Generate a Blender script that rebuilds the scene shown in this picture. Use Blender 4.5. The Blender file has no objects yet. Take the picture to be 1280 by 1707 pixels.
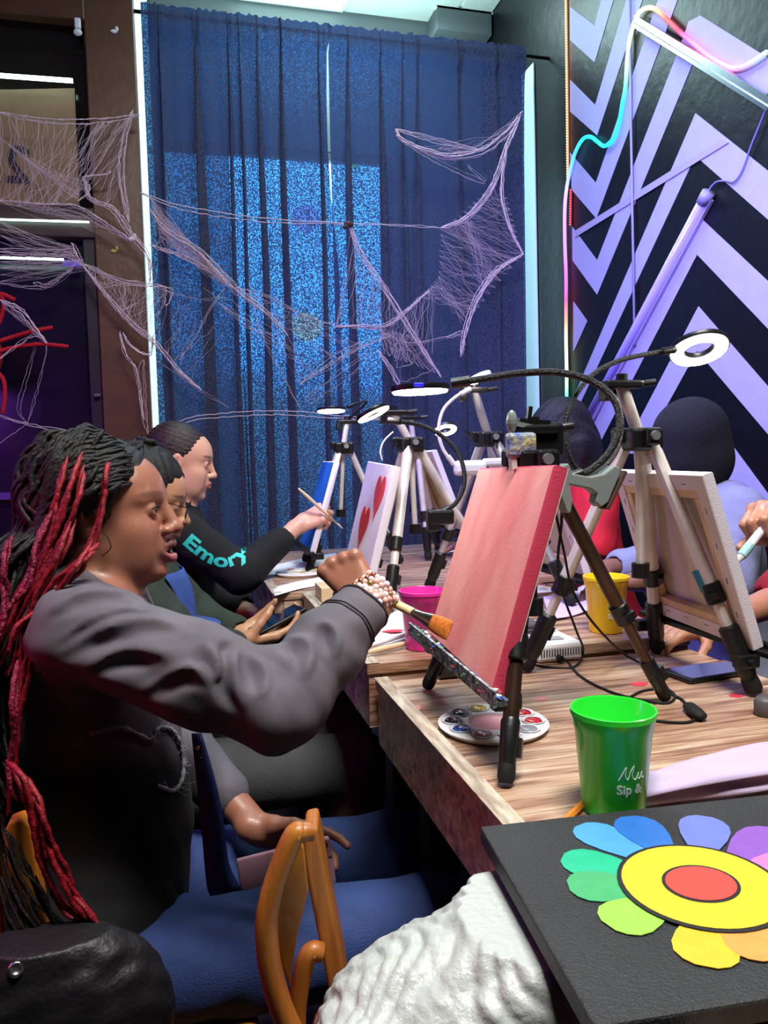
import bpy, bmesh, math, random, os
import numpy as np
import openvdb
from mathutils import Vector, Matrix
from mathutils.bvhtree import BVHTree
random.seed(7); rng = np.random.default_rng(11)
S = bpy.context.scene; COL = S.collection
# ------------------------------------------------------------------ camera
FPX = 1300.0; CAMP = np.array([0, 0, 1.18]); YAW, PIT, ROL = [math.radians(a) for a in (14.5, 4.3, 1.3)]
FW = np.array([math.sin(YAW)*math.cos(PIT), math.cos(YAW)*math.cos(PIT), -math.sin(PIT)])
_r0 = np.array([math.cos(YAW), -math.sin(YAW), 0.0]); _u0 = np.cross(_r0, FW)
RT = math.cos(ROL)*_r0 - math.sin(ROL)*_u0; UP = math.sin(ROL)*_r0 + math.cos(ROL)*_u0
cd = bpy.data.cameras.new('camera'); cd.sensor_fit = 'HORIZONTAL'; cd.sensor_width = 36; cd.lens = 36*FPX/1280; cd.clip_start = .02
cam = bpy.data.objects.new('camera', cd); COL.objects.link(cam)
cam.matrix_world = Matrix([[*(RT[i], UP[i], -FW[i], CAMP[i])] for i in range(3)] + [[0, 0, 0, 1]])
S.camera = cam
# ------------------------------------------------------------------ world, lights, exposure
S.view_settings.view_transform = 'Standard'; S.view_settings.look = 'None'; S.view_settings.gamma = 1
S.view_settings.use_curve_mapping = False; S.view_settings.exposure = 0.55
S.cycles.max_bounces = 6; S.cycles.transparent_max_bounces = 16; S.cycles.sample_clamp_indirect = 4; S.cycles.caustics_reflective = False; S.cycles.caustics_refractive = False
W = bpy.data.worlds.new('world'); S.world = W; W.use_nodes = True
W.node_tree.nodes['Background'].inputs[0].default_value = (.10, .09, .22, 1); W.node_tree.nodes['Background'].inputs[1].default_value = .05
def area(name, loc, target, size, power, color, sy=None, spread=180):
    l = bpy.data.lights.new(name, 'AREA'); l.energy = power; l.color = color; l.size = size; l.spread = math.radians(spread)
    if sy: l.shape = 'RECTANGLE'; l.size_y = sy
    o = bpy.data.objects.new(name, l); COL.objects.link(o); o.location = loc
    o.rotation_euler = (Vector(target)-Vector(loc)).to_track_quat('-Z', 'Y').to_euler(); return o
# ceiling troffers over the room (cool white), purple LED wash from the door side, blue-violet wash on the painted wall
area('troffer_light_near', (.45, .25, 3.64), (.35, 1.2, .8), 1.1, 54, (1, .96, .91), .5, 130)
area('troffer_light_window', (.95, 4.15, 3.66), (.95, 4.05, 0), .9, 15, (.66, .95, 1), .5)
area('troffer_light_mid', (.9, 2.75, 3.66), (.9, 2.95, 0), 1.0, 20, (.70, .92, 1), .5)
area('violet_wash_light', (.1, 1.5, 2.75), (1.86, 2.3, 1.7), 1.0, 36, (.30, .25, 1), .2, 95)
area('cove_light_window', (.85, 4.1, 3.1), (.85, 4.15, 4), 1.3, 11, (.66, 1, .93), .3)  # unseen uplight added behind the curtain to brighten the ceiling
area('purple_wash_light', (-1.45, 1.9, 1.6), (-.5, 3.0, .7), .5, 9, (.40, .08, 1), .5)
area('red_wash_light', (-.95, 1.2, 1.0), (-.25, 1.3, .9), .25, 1.6, (1, .05, .12), .5)

# ------------------------------------------------------------------ helpers
def ray(px, py): return FW + RT*(px-640)/FPX - UP*(py-853.5)/FPX
def at(px, py, X=None, Y=None, Z=None):
    d = ray(px, py)
    t = (X-CAMP[0])/d[0] if X is not None else (Y-CAMP[1])/d[1] if Y is not None else (Z-CAMP[2])/d[2]
    return CAMP + d*t
OFF = {}
def lin(h):
    if isinstance(h, str): c = [int(h[i:i+2], 16)/255 for i in (0, 2, 4)]
    else: c = [x/255 for x in h[:3]]
    return tuple(x/12.92 if x <= .04045 else ((x+.055)/1.055)**2.4 for x in c) + (1,)
MATS = {}
def mat(name, col='808080', rough=.5, metal=0, var=0, vs=8, col2=None, bump=0, bs=40, emit=None, es=0, coat=0, attr=None, trans=0, alpha=1, stretch=None, sheen=0, ior=1.45):
    if name in MATS: return MATS[name]
    m = bpy.data.materials.new(name); MATS[name] = m; m.use_nodes = True; nt = m.node_tree; N = nt.nodes; L = nt.links
    b = N['Principled BSDF']; b.inputs['Base Color'].default_value = lin(col); b.inputs['Roughness'].default_value = rough; b.inputs['Metallic'].default_value = metal
    b.inputs['Coat Weight'].default_value = coat; b.inputs['Transmission Weight'].default_value = trans; b.inputs['Alpha'].default_value = alpha; b.inputs['Sheen Weight'].default_value = sheen; b.inputs['IOR'].default_value = ior
    m.diffuse_color = lin(col)
    tc = N.new('ShaderNodeTexCoord'); src = tc.outputs['Object']
    if stretch:
        mp = N.new('ShaderNodeMapping'); mp.inputs['Scale'].default_value = stretch; L.new(src, mp.inputs[0]); src = mp.outputs[0]
    cs = None
    if attr:
        a = N.new('ShaderNodeAttribute'); a.attribute_name = attr; cs = a.outputs['Color']
    if var or col2:
        n = N.new('ShaderNodeTexNoise'); n.inputs['Scale'].default_value = vs; n.inputs['Detail'].default_value = 6; L.new(src, n.inputs['Vector'])
        r = N.new('ShaderNodeValToRGB'); r.color_ramp.elements[0].position = .35; r.color_ramp.elements[1].position = .68; L.new(n.outputs['Fac'], r.inputs[0])
        if col2: r.color_ramp.elements[0].color = lin(col); r.color_ramp.elements[1].color = lin(col2); c2 = r.outputs[0]
        else:
            r.color_ramp.elements[0].color = (1-var,)*3+(1,); r.color_ramp.elements[1].color = (1+var,)*3+(1,)
            mx = N.new('ShaderNodeMix'); mx.data_type = 'RGBA'; mx.blend_type = 'MULTIPLY'; mx.inputs[0].default_value = 1
            if cs: L.new(cs, mx.inputs[6])
            else: mx.inputs[6].default_value = lin(col)
            L.new(r.outputs[0], mx.inputs[7]); c2 = mx.outputs[2]
        cs = c2
    if cs: L.new(cs, b.inputs['Base Color'])
    if bump:
        n2 = N.new('ShaderNodeTexNoise'); n2.inputs['Scale'].default_value = bs; n2.inputs['Detail'].default_value = 5; L.new(src, n2.inputs['Vector'])
        bp = N.new('ShaderNodeBump'); bp.inputs['Strength'].default_value = bump; bp.inputs['Distance'].default_value = .01; L.new(n2.outputs['Fac'], bp.inputs['Height']); L.new(bp.outputs[0], b.inputs['Normal'])
    if emit: b.inputs['Emission Color'].default_value = lin(emit); b.inputs['Emission Strength'].default_value = es
    return m
def tag(o, label=None, cat=None, group=None, kind=None):
    for k, v in (('label', label), ('category', cat), ('group', group), ('kind', kind)):
        if v: o[k] = v
    return o
def empty(name, loc, label=None, cat=None, group=None, kind=None):
    o = bpy.data.objects.new(name, None); o.empty_display_size = .02; COL.objects.link(o); o.location = [float(x) for x in loc]; OFF[o] = np.array(loc, float)
    return tag(o, label, cat, group, kind)
def link_mesh(name, v, f, m, parent=None, smooth=False, origin=None):
    off = OFF[parent] if parent is not None else np.zeros(3)
    org = np.array(origin, float) if origin is not None else (off if parent is not None else np.zeros(3))
    me = bpy.data.meshes.new(name); v = np.asarray(v, float) - org
    me.from_pydata(v.tolist(), [], f); me.validate(); me.materials.append(m)
    if smooth: me.polygons.foreach_set('use_smooth', [True]*len(me.polygons))
    o = bpy.data.objects.new(name, me); COL.objects.link(o); OFF[o] = org
    if parent is not None: o.parent = parent
    o.location = (org-off).tolist()
    return o
def nrm(a): a = np.asarray(a, float); return a/max(np.linalg.norm(a), 1e-9)
def frame(d, up=(0, 0, 1)):
    d = nrm(d); up = np.array(up, float)
    if abs(d@up) > .98: up = np.array([1., 0, 0])
    s = nrm(np.cross(d, up)); return d, s, np.cross(s, d)
def spline(pts, n=8):
    P = np.array(pts, float)
    if len(P) < 3: return np.array([P[0]+(P[-1]-P[0])*t for t in np.linspace(0, 1, n+1)])
    Q = np.vstack([2*P[0]-P[1], P, 2*P[-1]-P[-2]]); out = []
    for i in range(1, len(Q)-2):
        a, b, c, d = Q[i-1:i+3]
        for t in np.linspace(0, 1, n, endpoint=False): out.append(.5*(2*b+(c-a)*t+(2*a-5*b+4*c-d)*t*t+(3*b-a-3*c+d)*t**3))
    return np.array(out+[P[-1]])
class MB:
    def __init__(s): s.v = []; s.f = []
    def add(s, v, f):
        k = len(s.v); s.v += [list(map(float, p)) for p in v]; s.f += [[i+k for i in q] for q in f]; return s
    def box(s, c, d, R=None, bev=0):
        c = np.array(c, float); d = np.array(d, float)/2; R = np.eye(3) if R is None else np.array(R).T   # R rows = local axes
        if bev:
            bm = bmesh.new(); bmesh.ops.create_cube(bm, size=2)
            for q in bm.verts: q.co = [q.co[i]*d[i] for i in range(3)]
            bmesh.ops.bevel(bm, geom=bm.edges[:], offset=bev, segments=2, profile=.5, affect='EDGES'); bm.verts.index_update()
            s.add([c+R@np.array(q.co) for q in bm.verts], [[q.index for q in f.verts] for f in bm.faces]); bm.free(); return s
        vs = [c+R@(np.array([x, y, z])*d) for x in (-1, 1) for y in (-1, 1) for z in (-1, 1)]
        return s.add(vs, [[0, 1, 3, 2], [4, 6, 7, 5], [0, 4, 5, 1], [2, 3, 7, 6], [0, 2, 6, 4], [1, 5, 7, 3]])
    def bar(s, a, b, w, h=None, up=(0, 0, 1), bev=0):
        a = np.array(a, float); b = np.array(b, float); d, x, u = frame(b-a, up)
        return s.box((a+b)/2, (np.linalg.norm(b-a), w, h or w), [d, x, u], bev)
    def tube(s, pts, r, n=8, cap=True, flat=1, up=(0, 0, 1), closed=False):
        P = np.array(pts, float); m = len(P); r = np.full(m, r) if np.isscalar(r) else np.array(r, float)
        T = np.gradient(P, axis=0) if not closed else np.roll(P, -1, 0)-np.roll(P, 1, 0)
        d, x, u = frame(T[0], up); vs = []
        for i in range(m):
            t = nrm(T[i]); x = nrm(x-t*(x@t)); u = np.cross(x, t)
            for k in range(n):
                a = 2*math.pi*k/n; vs.append(P[i]+r[i]*(math.cos(a)*x+flat*math.sin(a)*u))
        fs = [[i*n+k, i*n+(k+1) % n, (i+1)*n+(k+1) % n, (i+1)*n+k] for i in range(m-1) for k in range(n)]
        if closed: fs += [[(m-1)*n+k, (m-1)*n+(k+1) % n, (k+1) % n, k] for k in range(n)]
        elif cap: fs += [list(range(n))[::-1], list(range((m-1)*n, m*n))]
        return s.add(vs, fs)
    def cyl(s, a, b, r, r2=None, n=12): return s.tube([a, b], [r, r if r2 is None else r2], n)
    def lathe(s, prof, c, n=32, axis=(0, 0, 1), flat=1):
        d, x, u = frame(axis, (0, 1, 0) if abs(axis[2]) > .9 else (0, 0, 1)); c = np.array(c, float); vs = []
        for r, z in prof:
            for k in range(n):
                a = 2*math.pi*k/n; vs.append(c+d*z+r*(math.cos(a)*x+flat*math.sin(a)*u))
        fs = [[i*n+k, i*n+(k+1) % n, (i+1)*n+(k+1) % n, (i+1)*n+k] for i in range(len(prof)-1) for k in range(n)]
        if prof[0][0] > 1e-6 and 0: fs.append(list(range(n)))
        return s.add(vs, fs)
    def ell(s, c, r, R=None, nu=14, nv=9):
        r = np.full(3, r) if np.isscalar(r) else np.array(r, float); R = np.eye(3) if R is None else np.array(R).T; vs = []; c = np.array(c, float)
        for j in range(nv+1):
            t = math.pi*j/nv
            for k in range(nu):
                a = 2*math.pi*k/nu; vs.append(c+R@(r*np.array([math.sin(t)*math.cos(a), math.sin(t)*math.sin(a), math.cos(t)])))
        return s.add(vs, [[j*nu+k, j*nu+(k+1) % nu, (j+1)*nu+(k+1) % nu, (j+1)*nu+k] for j in range(nv) for k in range(nu)])
    def prism(s, poly, ext):
        P = np.array(poly, float); E = P+np.array(ext, float); n = len(P)
        return s.add(np.vstack([P, E]), [list(range(n))[::-1], list(range(n, 2*n))]+[[i, (i+1) % n, n+(i+1) % n, n+i] for i in range(n)])
    def build(s, name, m, parent=None, smooth=False, origin=None, fix=True, auto=None):
        o = link_mesh(name, s.v, s.f, m, parent, smooth, origin)
        if fix:
            bm = bmesh.new(); bm.from_mesh(o.data); bmesh.ops.remove_doubles(bm, verts=bm.verts, dist=1e-6); bmesh.ops.recalc_face_normals(bm, faces=bm.faces)
            if auto:
                for e in bm.edges:
                    if len(e.link_faces) == 2 and e.calc_face_angle() > math.radians(auto): e.smooth = False
                for f in bm.faces: f.smooth = True
            bm.to_mesh(o.data); bm.free()
        return o
def copy_tree(o, parent=None):
    c = o.copy(); COL.objects.link(c)
    if parent is not None: c.parent = parent
    for ch in list(o.children): copy_tree(ch, c)
    return c
def text_mesh(txt, size, ext=.0006, shear=0, bold=0):
    cu = bpy.data.curves.new('lettering', 'FONT'); cu.body = txt; cu.size = size; cu.extrude = ext; cu.shear = shear; cu.offset = bold; cu.resolution_u = 4
    o = bpy.data.objects.new('lettering', cu); COL.objects.link(o); bpy.context.view_layer.update()
    me = bpy.data.meshes.new_from_object(o.evaluated_get(bpy.context.evaluated_depsgraph_get())); bpy.data.objects.remove(o)
    v = np.array([q.co[:] for q in me.vertices]); f = [list(p.vertices) for p in me.polygons]; return v, f
# ------------------------------------------------------------------ setting
FLOOR = -.07; CEIL = 3.72; YB = 4.6; XW = 1.86
m_floor = mat('floor_dark', '1c1a1e', .6, var=.3, vs=6)
m_ceil = mat('ceiling_tile_white', 'dfe8e8', .9, var=.06, vs=160, bump=.5, bs=220)
m_grid = mat('ceiling_grid_white', 'e6eeee', .5)
m_wall = mat('wall_charcoal', '060709', .40, var=.12, vs=5, bump=.25, bs=18)
m_dark = mat('wall_dark_purple', '1b1524', .6, var=.1, vs=5, bump=.15, bs=30)
m_white = mat('white_paint', 'a0a0bc', .55, var=.03, vs=20, bump=.12, bs=40)
m_brown = mat('door_brown', '563524', .38, var=.12, vs=9, bump=.12, bs=30)
def slab(name, lo, hi, m, kind='structure', parent=None):
    lo = np.array(lo, float); hi = np.array(hi, float); o = MB().box((lo+hi)/2, hi-lo).build(name, m, parent); o['kind'] = kind; return o
XL, YF = -1.7, -1.3
slab('floor', (XL, YF, FLOOR-.05), (XW+.1, YB+.1, FLOOR), m_floor)
ceiling = slab('ceiling', (XL, YF, CEIL+.012), (XW+.1, YB+.1, CEIL+.06), m_grid)
slab('wall_left', (XL-.1, YF, FLOOR), (XL, YB+.1, CEIL+.012), m_dark)
slab('wall_front', (XL, YF-.1, FLOOR), (XW+.1, YF, CEIL+.012), m_dark)
# ceiling tiles with recessed joints around a lay-in light panel
tx, ty = .642, .60; x0 = .374-2*tx-.642; y0 = YB-.005
tile = None
for i in range(-1, 6):
    for j in range(10):
        a = x0+tx*i; b = y0-ty*(j+1)
        if a < XL-.3 or a > XW-.02: continue
        w0, w1 = max(a+.011, XL+.004), min(a+tx-.011, XW-.004)
        if w1-w0 < .05: continue
        if i == 3 and j in (0, 3, 6): continue
        if tile is None or abs((w1-w0)-(tx-.022)) > 1e-3:
            t = MB().box(((w0+w1)/2, b+ty/2, CEIL+.006), (w1-w0, ty-.022, .011)).build('ceiling_tile', m_ceil, ceiling, origin=((w0+w1)/2, b+ty/2, CEIL+.006))
            if abs((w1-w0)-(tx-.022)) < 1e-3: tile = t
        else:
            t = tile.copy(); COL.objects.link(t); t.location = ((w0+w1)/2, b+ty/2, CEIL+.006)
for k, j in enumerate((0, 3, 6)):
    cx, cy = x0+tx*3.5, y0-ty*(j+.5)
    lp = empty('ceiling_light', (cx, cy, CEIL), ['lay-in ceiling light panel showing above the curtain rod', 'lay-in ceiling light panel over the middle of the table', 'lay-in ceiling light panel over the empty chair'][k], 'ceiling light')
    MB().box((cx, cy, CEIL+.003), (tx-.05, ty-.05, .006)).build('diffuser', mat('light_diffuser', 'e8fff8', .4, emit='d4fff2', es=2.2), lp)
    f = MB()
    for sx in (-1, 1): f.box((cx+sx*(tx/2-.018), cy, CEIL), (.014, ty-.02, .012)).box((cx, cy+sx*(ty/2-.018), CEIL), (tx-.05, .014, .012))
    f.build('frame', m_grid, lp)
# soffit box in the corner
sf = MB().box((1.685, 4.5, CEIL-.066), (.33, .19, .13)).build('trim_1', mat('soffit_grey', '62686e', .7)); sf['kind'] = 'structure'
st = MB().box((1.685, 4.42, CEIL-.006), (.36, .03, .014)).build('trim_2', m_grid); st['kind'] = 'structure'
# back wall with the daylit shopfront window behind the curtain
m_back = mat('back_wall_paint', '6a7076', .7)
wx0, wx1, wz0, wz1 = -.02, 1.28, .55, 2.93
wb = slab('wall_back', (XL, YB, FLOOR), (-.29, YB+.1, CEIL+.012), m_back); slab('wall_back_piece', (-.06, YB, FLOOR), (wx0, YB+.1, CEIL+.012), m_back, parent=wb); slab('wall_back_piece', (-.29, YB, FLOOR), (-.06, YB+.1, .5), m_back, parent=wb)
slab('wall_back_piece', (wx1, YB, FLOOR), (XW, YB+.1, CEIL+.012), m_back, parent=wb); slab('wall_back_piece', (wx0, YB, FLOOR), (wx1, YB+.1, wz0), m_back, parent=wb); slab('wall_back_piece', (wx0, YB, wz1), (wx1, YB+.1, CEIL+.012), m_back, parent=wb)
win = empty('window_1', ((wx0+wx1)/2, YB, wz0), kind='structure')
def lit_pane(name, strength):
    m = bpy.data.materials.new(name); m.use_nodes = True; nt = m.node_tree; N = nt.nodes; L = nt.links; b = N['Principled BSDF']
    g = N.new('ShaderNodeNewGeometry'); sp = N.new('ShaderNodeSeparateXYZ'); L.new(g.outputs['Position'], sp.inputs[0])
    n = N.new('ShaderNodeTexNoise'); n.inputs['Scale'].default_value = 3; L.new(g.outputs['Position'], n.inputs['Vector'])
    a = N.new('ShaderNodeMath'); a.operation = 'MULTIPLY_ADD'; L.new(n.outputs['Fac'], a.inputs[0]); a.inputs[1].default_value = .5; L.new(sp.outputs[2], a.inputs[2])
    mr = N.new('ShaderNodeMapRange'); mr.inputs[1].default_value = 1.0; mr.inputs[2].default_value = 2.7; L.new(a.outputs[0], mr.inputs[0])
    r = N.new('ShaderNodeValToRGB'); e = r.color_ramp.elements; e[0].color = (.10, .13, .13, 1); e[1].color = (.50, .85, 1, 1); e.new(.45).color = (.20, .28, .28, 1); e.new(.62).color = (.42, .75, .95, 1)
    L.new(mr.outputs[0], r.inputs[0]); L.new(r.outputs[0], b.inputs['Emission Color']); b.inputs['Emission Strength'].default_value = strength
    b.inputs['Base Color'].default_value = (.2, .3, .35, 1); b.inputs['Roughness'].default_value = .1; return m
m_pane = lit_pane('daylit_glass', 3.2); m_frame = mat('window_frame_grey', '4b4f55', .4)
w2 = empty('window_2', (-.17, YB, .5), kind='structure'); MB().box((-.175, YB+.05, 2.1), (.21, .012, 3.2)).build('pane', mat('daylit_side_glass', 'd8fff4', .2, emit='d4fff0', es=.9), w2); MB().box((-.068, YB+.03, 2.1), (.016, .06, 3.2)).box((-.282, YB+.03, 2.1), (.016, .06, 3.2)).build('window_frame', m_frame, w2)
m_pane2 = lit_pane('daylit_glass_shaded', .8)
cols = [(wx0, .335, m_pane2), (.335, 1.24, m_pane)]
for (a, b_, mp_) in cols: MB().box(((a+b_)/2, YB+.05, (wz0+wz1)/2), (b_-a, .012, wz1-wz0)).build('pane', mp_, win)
fr = MB()
fr.box((wx1-.02, YB+.03, (wz0+wz1)/2), (.05, .06, wz1-wz0)).box(((wx0+wx1)/2, YB+.03, wz1-.02), (wx1-wx0, .06, .05)).box(((wx0+wx1)/2, YB+.03, wz0+.02), (wx1-wx0, .06, .05))
fr.build('window_frame', m_frame, win)
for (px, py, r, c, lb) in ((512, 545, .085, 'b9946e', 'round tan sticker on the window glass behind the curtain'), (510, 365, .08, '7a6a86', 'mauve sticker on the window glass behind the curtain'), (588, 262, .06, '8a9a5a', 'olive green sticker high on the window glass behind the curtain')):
    p = at(px, py, Y=YB+.03); o = MB().lathe([(0, 0), (r, 0), (r, .004), (0, .004)], p, 28, (0, -1, 0)).build('window_sticker', mat('sticker_'+c, c, .6, emit=c, es=8)); tag(o, lb, 'sticker')  # glowing discs added on the glass for coloured things outside
# side wall with the painted chevrons
wr = slab('wall_right', (XW, YF, FLOOR), (XW+.1, YB, CEIL+.012), m_wall)
def A(x, y): return at(930+x/3.657, y/3.657, X=XW)
stripes = [[(75, 40), (225, 155), (265, 0), (340, 0), (225, 380), (75, 245)],
 [(75, 485), (228, 640), (430, -40), (530, -40), (240, 825), (75, 680)],
 [(75, 930), (232, 1115), (625, -40), (745, -40), (235, 1332), (85, 1157)],
 [(88, 1382), (240, 1587), (735, 310), (800, 130), (870, 95), (1290, 358), (1290, 608), (890, 330), (830, 370), (240, 1797), (90, 1587)],
 [(840, 690), (1290, 1048), (1290, 1345), (840, 950), (75, 2594), (75, 2470)],
 [(862, 1320), (1290, 1722), (1290, 2012), (850, 1552), (180, 2850), (60, 2900)],
 [(858, 1867), (1290, 2366), (1290, 2656), (850, 2139), (505, 2765), (390, 2765)],
 [(865, 2444), (1290, 3022), (1290, 3320), (880, 2760), (690, 3100), (540, 3050)],
 [(95, 1837), (180, 1957), (95, 2147)]]
for sp_ in stripes:
    MB().prism([A(*p)-np.array([.0003, 0, 0]) for p in sp_], (-.0016, 0, 0)).build('painted_stripe', m_white, wr)
# white strip of wall seen past the curtain's edge, and the strip beyond it
wt = MB().prism([(XW-.004, 3.80, FLOOR), (XW-.004, 4.0, FLOOR), (XW-.004, 4.0, 3.18), (XW-.004, 3.86, 3.18)], (-.006, 0, 0)).build('trim_3', mat('white_gloss', 'cfeaf0', .5)); wt['kind'] = 'structure'
# door wall at the side of the curtain
YD = 3.72
def D(px, py, dy=0): p = at(px, py, Y=YD); return np.array([p[0], YD+dy, p[2]])
dw = empty('door_1', (-.5, YD, FLOOR), kind='structure')
xj0, xj1 = -.325, -.118
MB().box(((xj0+xj1)/2, YD+.03, 1.83), (xj1-xj0, .10, 3.78), bev=.006).build('jamb', m_brown, dw)
MB().box((-1.0, YD+.03, 3.15), (1.36, .10, .17), bev=.006).build('head', m_brown, dw)
MB().box((-1.0, YD+.04, 3.5), (1.38, .06, .5)).build('transom_board', m_brown, dw)
MB().box((-1.0, YD+.03, 2.215), (1.36, .09, .13), bev=.006).build('rail', mat('rail_brown', '3a2626', .4, var=.1), dw)
MB().box((-1.0, YD+.055, 2.66), (1.38, .02, .86)).build('upper_pane', mat('dark_glass_brown', '17110f', .12), dw)
MB().box((-1.0, YD+.055, 1.02), (1.38, .02, 2.26)).build('lower_pane', mat('dark_glass_purple', '150c26', .22), dw)
MB().box((-.352, YD+.03, 1.04), (.05, .07, 2.22), bev=.004).build('stile', mat('stile_purple', '1d1020', .4), dw)
MB().box((-1.0, YD+.02, 1.03), (1.38, .05, .03)).build('push_bar', mat('bar_purple', '6b4a9e', .3, metal=.6), dw)
lk = MB().box(D(163, 660, -.02), (.028, .02, .014), bev=.003).cyl(D(163, 660, -.005), D(163, 660, -.04), .006); lk.build('latch', mat('nickel', '9c98a4', .3, metal=1), dw)
# tan sign board with a mirrored numeral, seen from behind the glass
sb = empty('sign_board', D(60, 240, .03), 'tan sign board with a reversed numeral hung in the door glass', 'sign')
p = [D(-60, 147, .03), D(123, 143, .03), D(131, 340, .03), D(-60, 342, .03)]
MB().prism(p, (0, -.008, 0)).build('board', mat('tan_board', '7d6248', .6, var=.08, vs=14, emit='6e553c', es=.06), sb)
v, f = text_mesh('2', .215, .001, bold=.004); c = D(-17, 298, .018)
v = np.stack([-v[:, 0]+.165, v[:, 2], v[:, 1]], 1)*[1, 1, 1]
link_mesh('numeral', v+c, [q[::-1] for q in f], mat('sign_ink', '2e2430', .7), sb)
m_reflW = mat('tube_light_white', 'e8fff6', .4, emit='c8ffec', es=5)
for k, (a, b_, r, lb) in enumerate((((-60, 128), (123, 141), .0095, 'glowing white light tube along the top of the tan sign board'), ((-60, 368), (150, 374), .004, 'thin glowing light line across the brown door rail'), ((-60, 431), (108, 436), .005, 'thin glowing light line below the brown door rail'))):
    o = MB().cyl(D(*a, -.035), D(*b_, -.035), r, n=10); o = o.build('light_tube', m_reflW, smooth=True); tag(o, lb, 'light')  # fluorescent lamp reflections added as glowing strips on the door
o = MB().box(D(121, 442, -.03), (.075, .008, .028), bev=.003).build('battery_box', mat('blue_plastic', '4a46c8', .4, emit='3d38c0', es=.3)); tag(o, 'small blue plastic box at the end of the lower light line', 'box')
o = MB().box(D(131, 46, -.03), (.026, .02, .045), bev=.006).ell(D(131, 60, -.03), (.018, .012, .014)).build('cable_clip', mat('white_plastic', 'e4e6ea', .4)); tag(o, 'white plastic clip at the upper corner of the brown door frame', 'clip')
for k, (px, py) in enumerate(((220, 400), (190, 57), (190, 421))):
    o = MB().ell(D(px, py, -.022), (.014, .006, .009)).ell(D(px+5, py-4, -.022), (.008, .006, .012)).build('adhesive_blob', mat('glue_'+str(k), ('e8e2e8', 'd8d2cc', 'b09a50')[k], .5)); tag(o, ('white glue blob on the brown door jamb at the end of a web', 'small white paint chip high on the brown door jamb', 'yellowed glue blob below the white one on the door jamb')[k], 'glue blob')

# ------------------------------------------------------------------ curtain and rod
def curtain_mat():
    m = bpy.data.materials.new('navy_curtain'); m.use_nodes = True; nt = m.node_tree; N = nt.nodes; L = nt.links; b = N['Principled BSDF']; out = N['Material Output']
    b.inputs['Base Color'].default_value = lin('2e3248'); b.inputs['Roughness'].default_value = .85; b.inputs['Sheen Weight'].default_value = .15
    tc = N.new('ShaderNodeTexCoord'); n = N.new('ShaderNodeTexNoise'); n.inputs['Scale'].default_value = 150; n.inputs['Detail'].default_value = 1; L.new(tc.outputs['Object'], n.inputs['Vector'])
    r = N.new('ShaderNodeValToRGB'); e = r.color_ramp.elements; e[0].position = .47; e[0].color = (.015,)*3+(1,); e[1].position = .66; e[1].color = (.52,)*3+(1,); L.new(n.outputs['Fac'], r.inputs[0])
    t = N.new('ShaderNodeBsdfTransparent'); t.inputs[0].default_value = (.08, .33, .82, 1)
    tr = N.new('ShaderNodeBsdfTranslucent'); tr.inputs[0].default_value = (.03, .10, .40, 1)
    m1 = N.new('ShaderNodeMixShader'); m1.inputs[0].default_value = .12; L.new(b.outputs[0], m1.inputs[1]); L.new(tr.outputs[0], m1.inputs[2])
    m2 = N.new('ShaderNodeMixShader'); L.new(r.outputs[0], m2.inputs[0]); L.new(m1.outputs[0], m2.inputs[1]); L.new(t.outputs[0], m2.inputs[2]); L.new(m2.outputs[0], out.inputs[0]); return m
m_cur = curtain_mat(); YC = 3.7
def make_curtain(xa, xb, ztop, zbot, pleats, lb, gap=None, yo=0):
    zs = [ztop+.032, ztop+.018, ztop, ztop-.02, ztop-.05, ztop-.075, ztop-.10, ztop-.17, ztop-.3, ztop-.5, ztop-.75, ztop-1.1, 1.7, 1.3, .8, zbot]; rows = []
    for z in zs:
        dpt = min(1, max(0, (ztop-z)/2.2)); q = [(xa, 0)]
        for xp, w0 in pleats:
            w = w0*(.25+.55*min(1, dpt*3)+.75*dpt); g = .25+.75*min(1, dpt*4); c = xp+.004*math.sin(z*3+xp*20)
            q += [(c-1.5*w, .004*g), (c-.3*w, -.020*g), (c+.46*w, -.020*g), (c+.50*w, -.008*g), (c, .002*g), (c-.48*w, .012*g), (c-.46*w, .024*g), (c+.3*w, .026*g), (c+1.4*w, .006*g)]
        q += [(xb-(gap(z) if gap else 0), 0)]
        P = spline([(x, y, 0) for x, y in q], 9); x = P[:, 0]; y = P[:, 1]+.007*np.sin(x*38+1.1*math.sin(z))*(.4+dpt)+.004*np.sin(x*91)
        hd = .006*np.sin(x*150+3*np.sin(x*37))+.004*np.sin(x*310); zz = np.full(len(x), z)
        if z > ztop-.11:
            y = y*.25+hd
            if z > ztop: zz = z+.005*np.sin(x*140+2*np.sin(x*31))*(z-ztop)/.03
            elif z > ztop-.08: y = y-.016
        rows.append(np.stack([x, YC+yo*min(1, dpt*5)+y, zz], 1))
    n = len(rows[0]); v = np.vstack(rows); f = [[j*n+i, j*n+i+1, (j+1)*n+i+1, (j+1)*n+i] for j in range(len(zs)-1) for i in range(n-1)]
    o = link_mesh('curtain', v, f, m_cur, smooth=True); tag(o, lb, 'curtain', 'navy curtains on the rod'); return o
CX = lambda px: at(px, 337, Y=YC)[0]
make_curtain(-.088, CX(562), 3.135, .02, [(CX(p), w) for p, w in ((275, .008), (338, .036), (388, .014), (407, .012), (438, .022), (475, .022), (538, .014))], 'navy pole-pocket curtain hung beside the brown door frame', gap=lambda z: .028*min(1, max(0, 1.25-abs(z-2.72)/.36)*3)+.013*max(0, 1-abs(z-2.72)/.42), yo=.0)
make_curtain(CX(554), 1.730, 3.135, .02, [(CX(p), w) for p, w in ((585, .026), (640, .022), (676, .014), (700, .02), (770, .012), (830, .010))], 'navy pole-pocket curtain hung beside the charcoal side wall', yo=.02)
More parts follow.
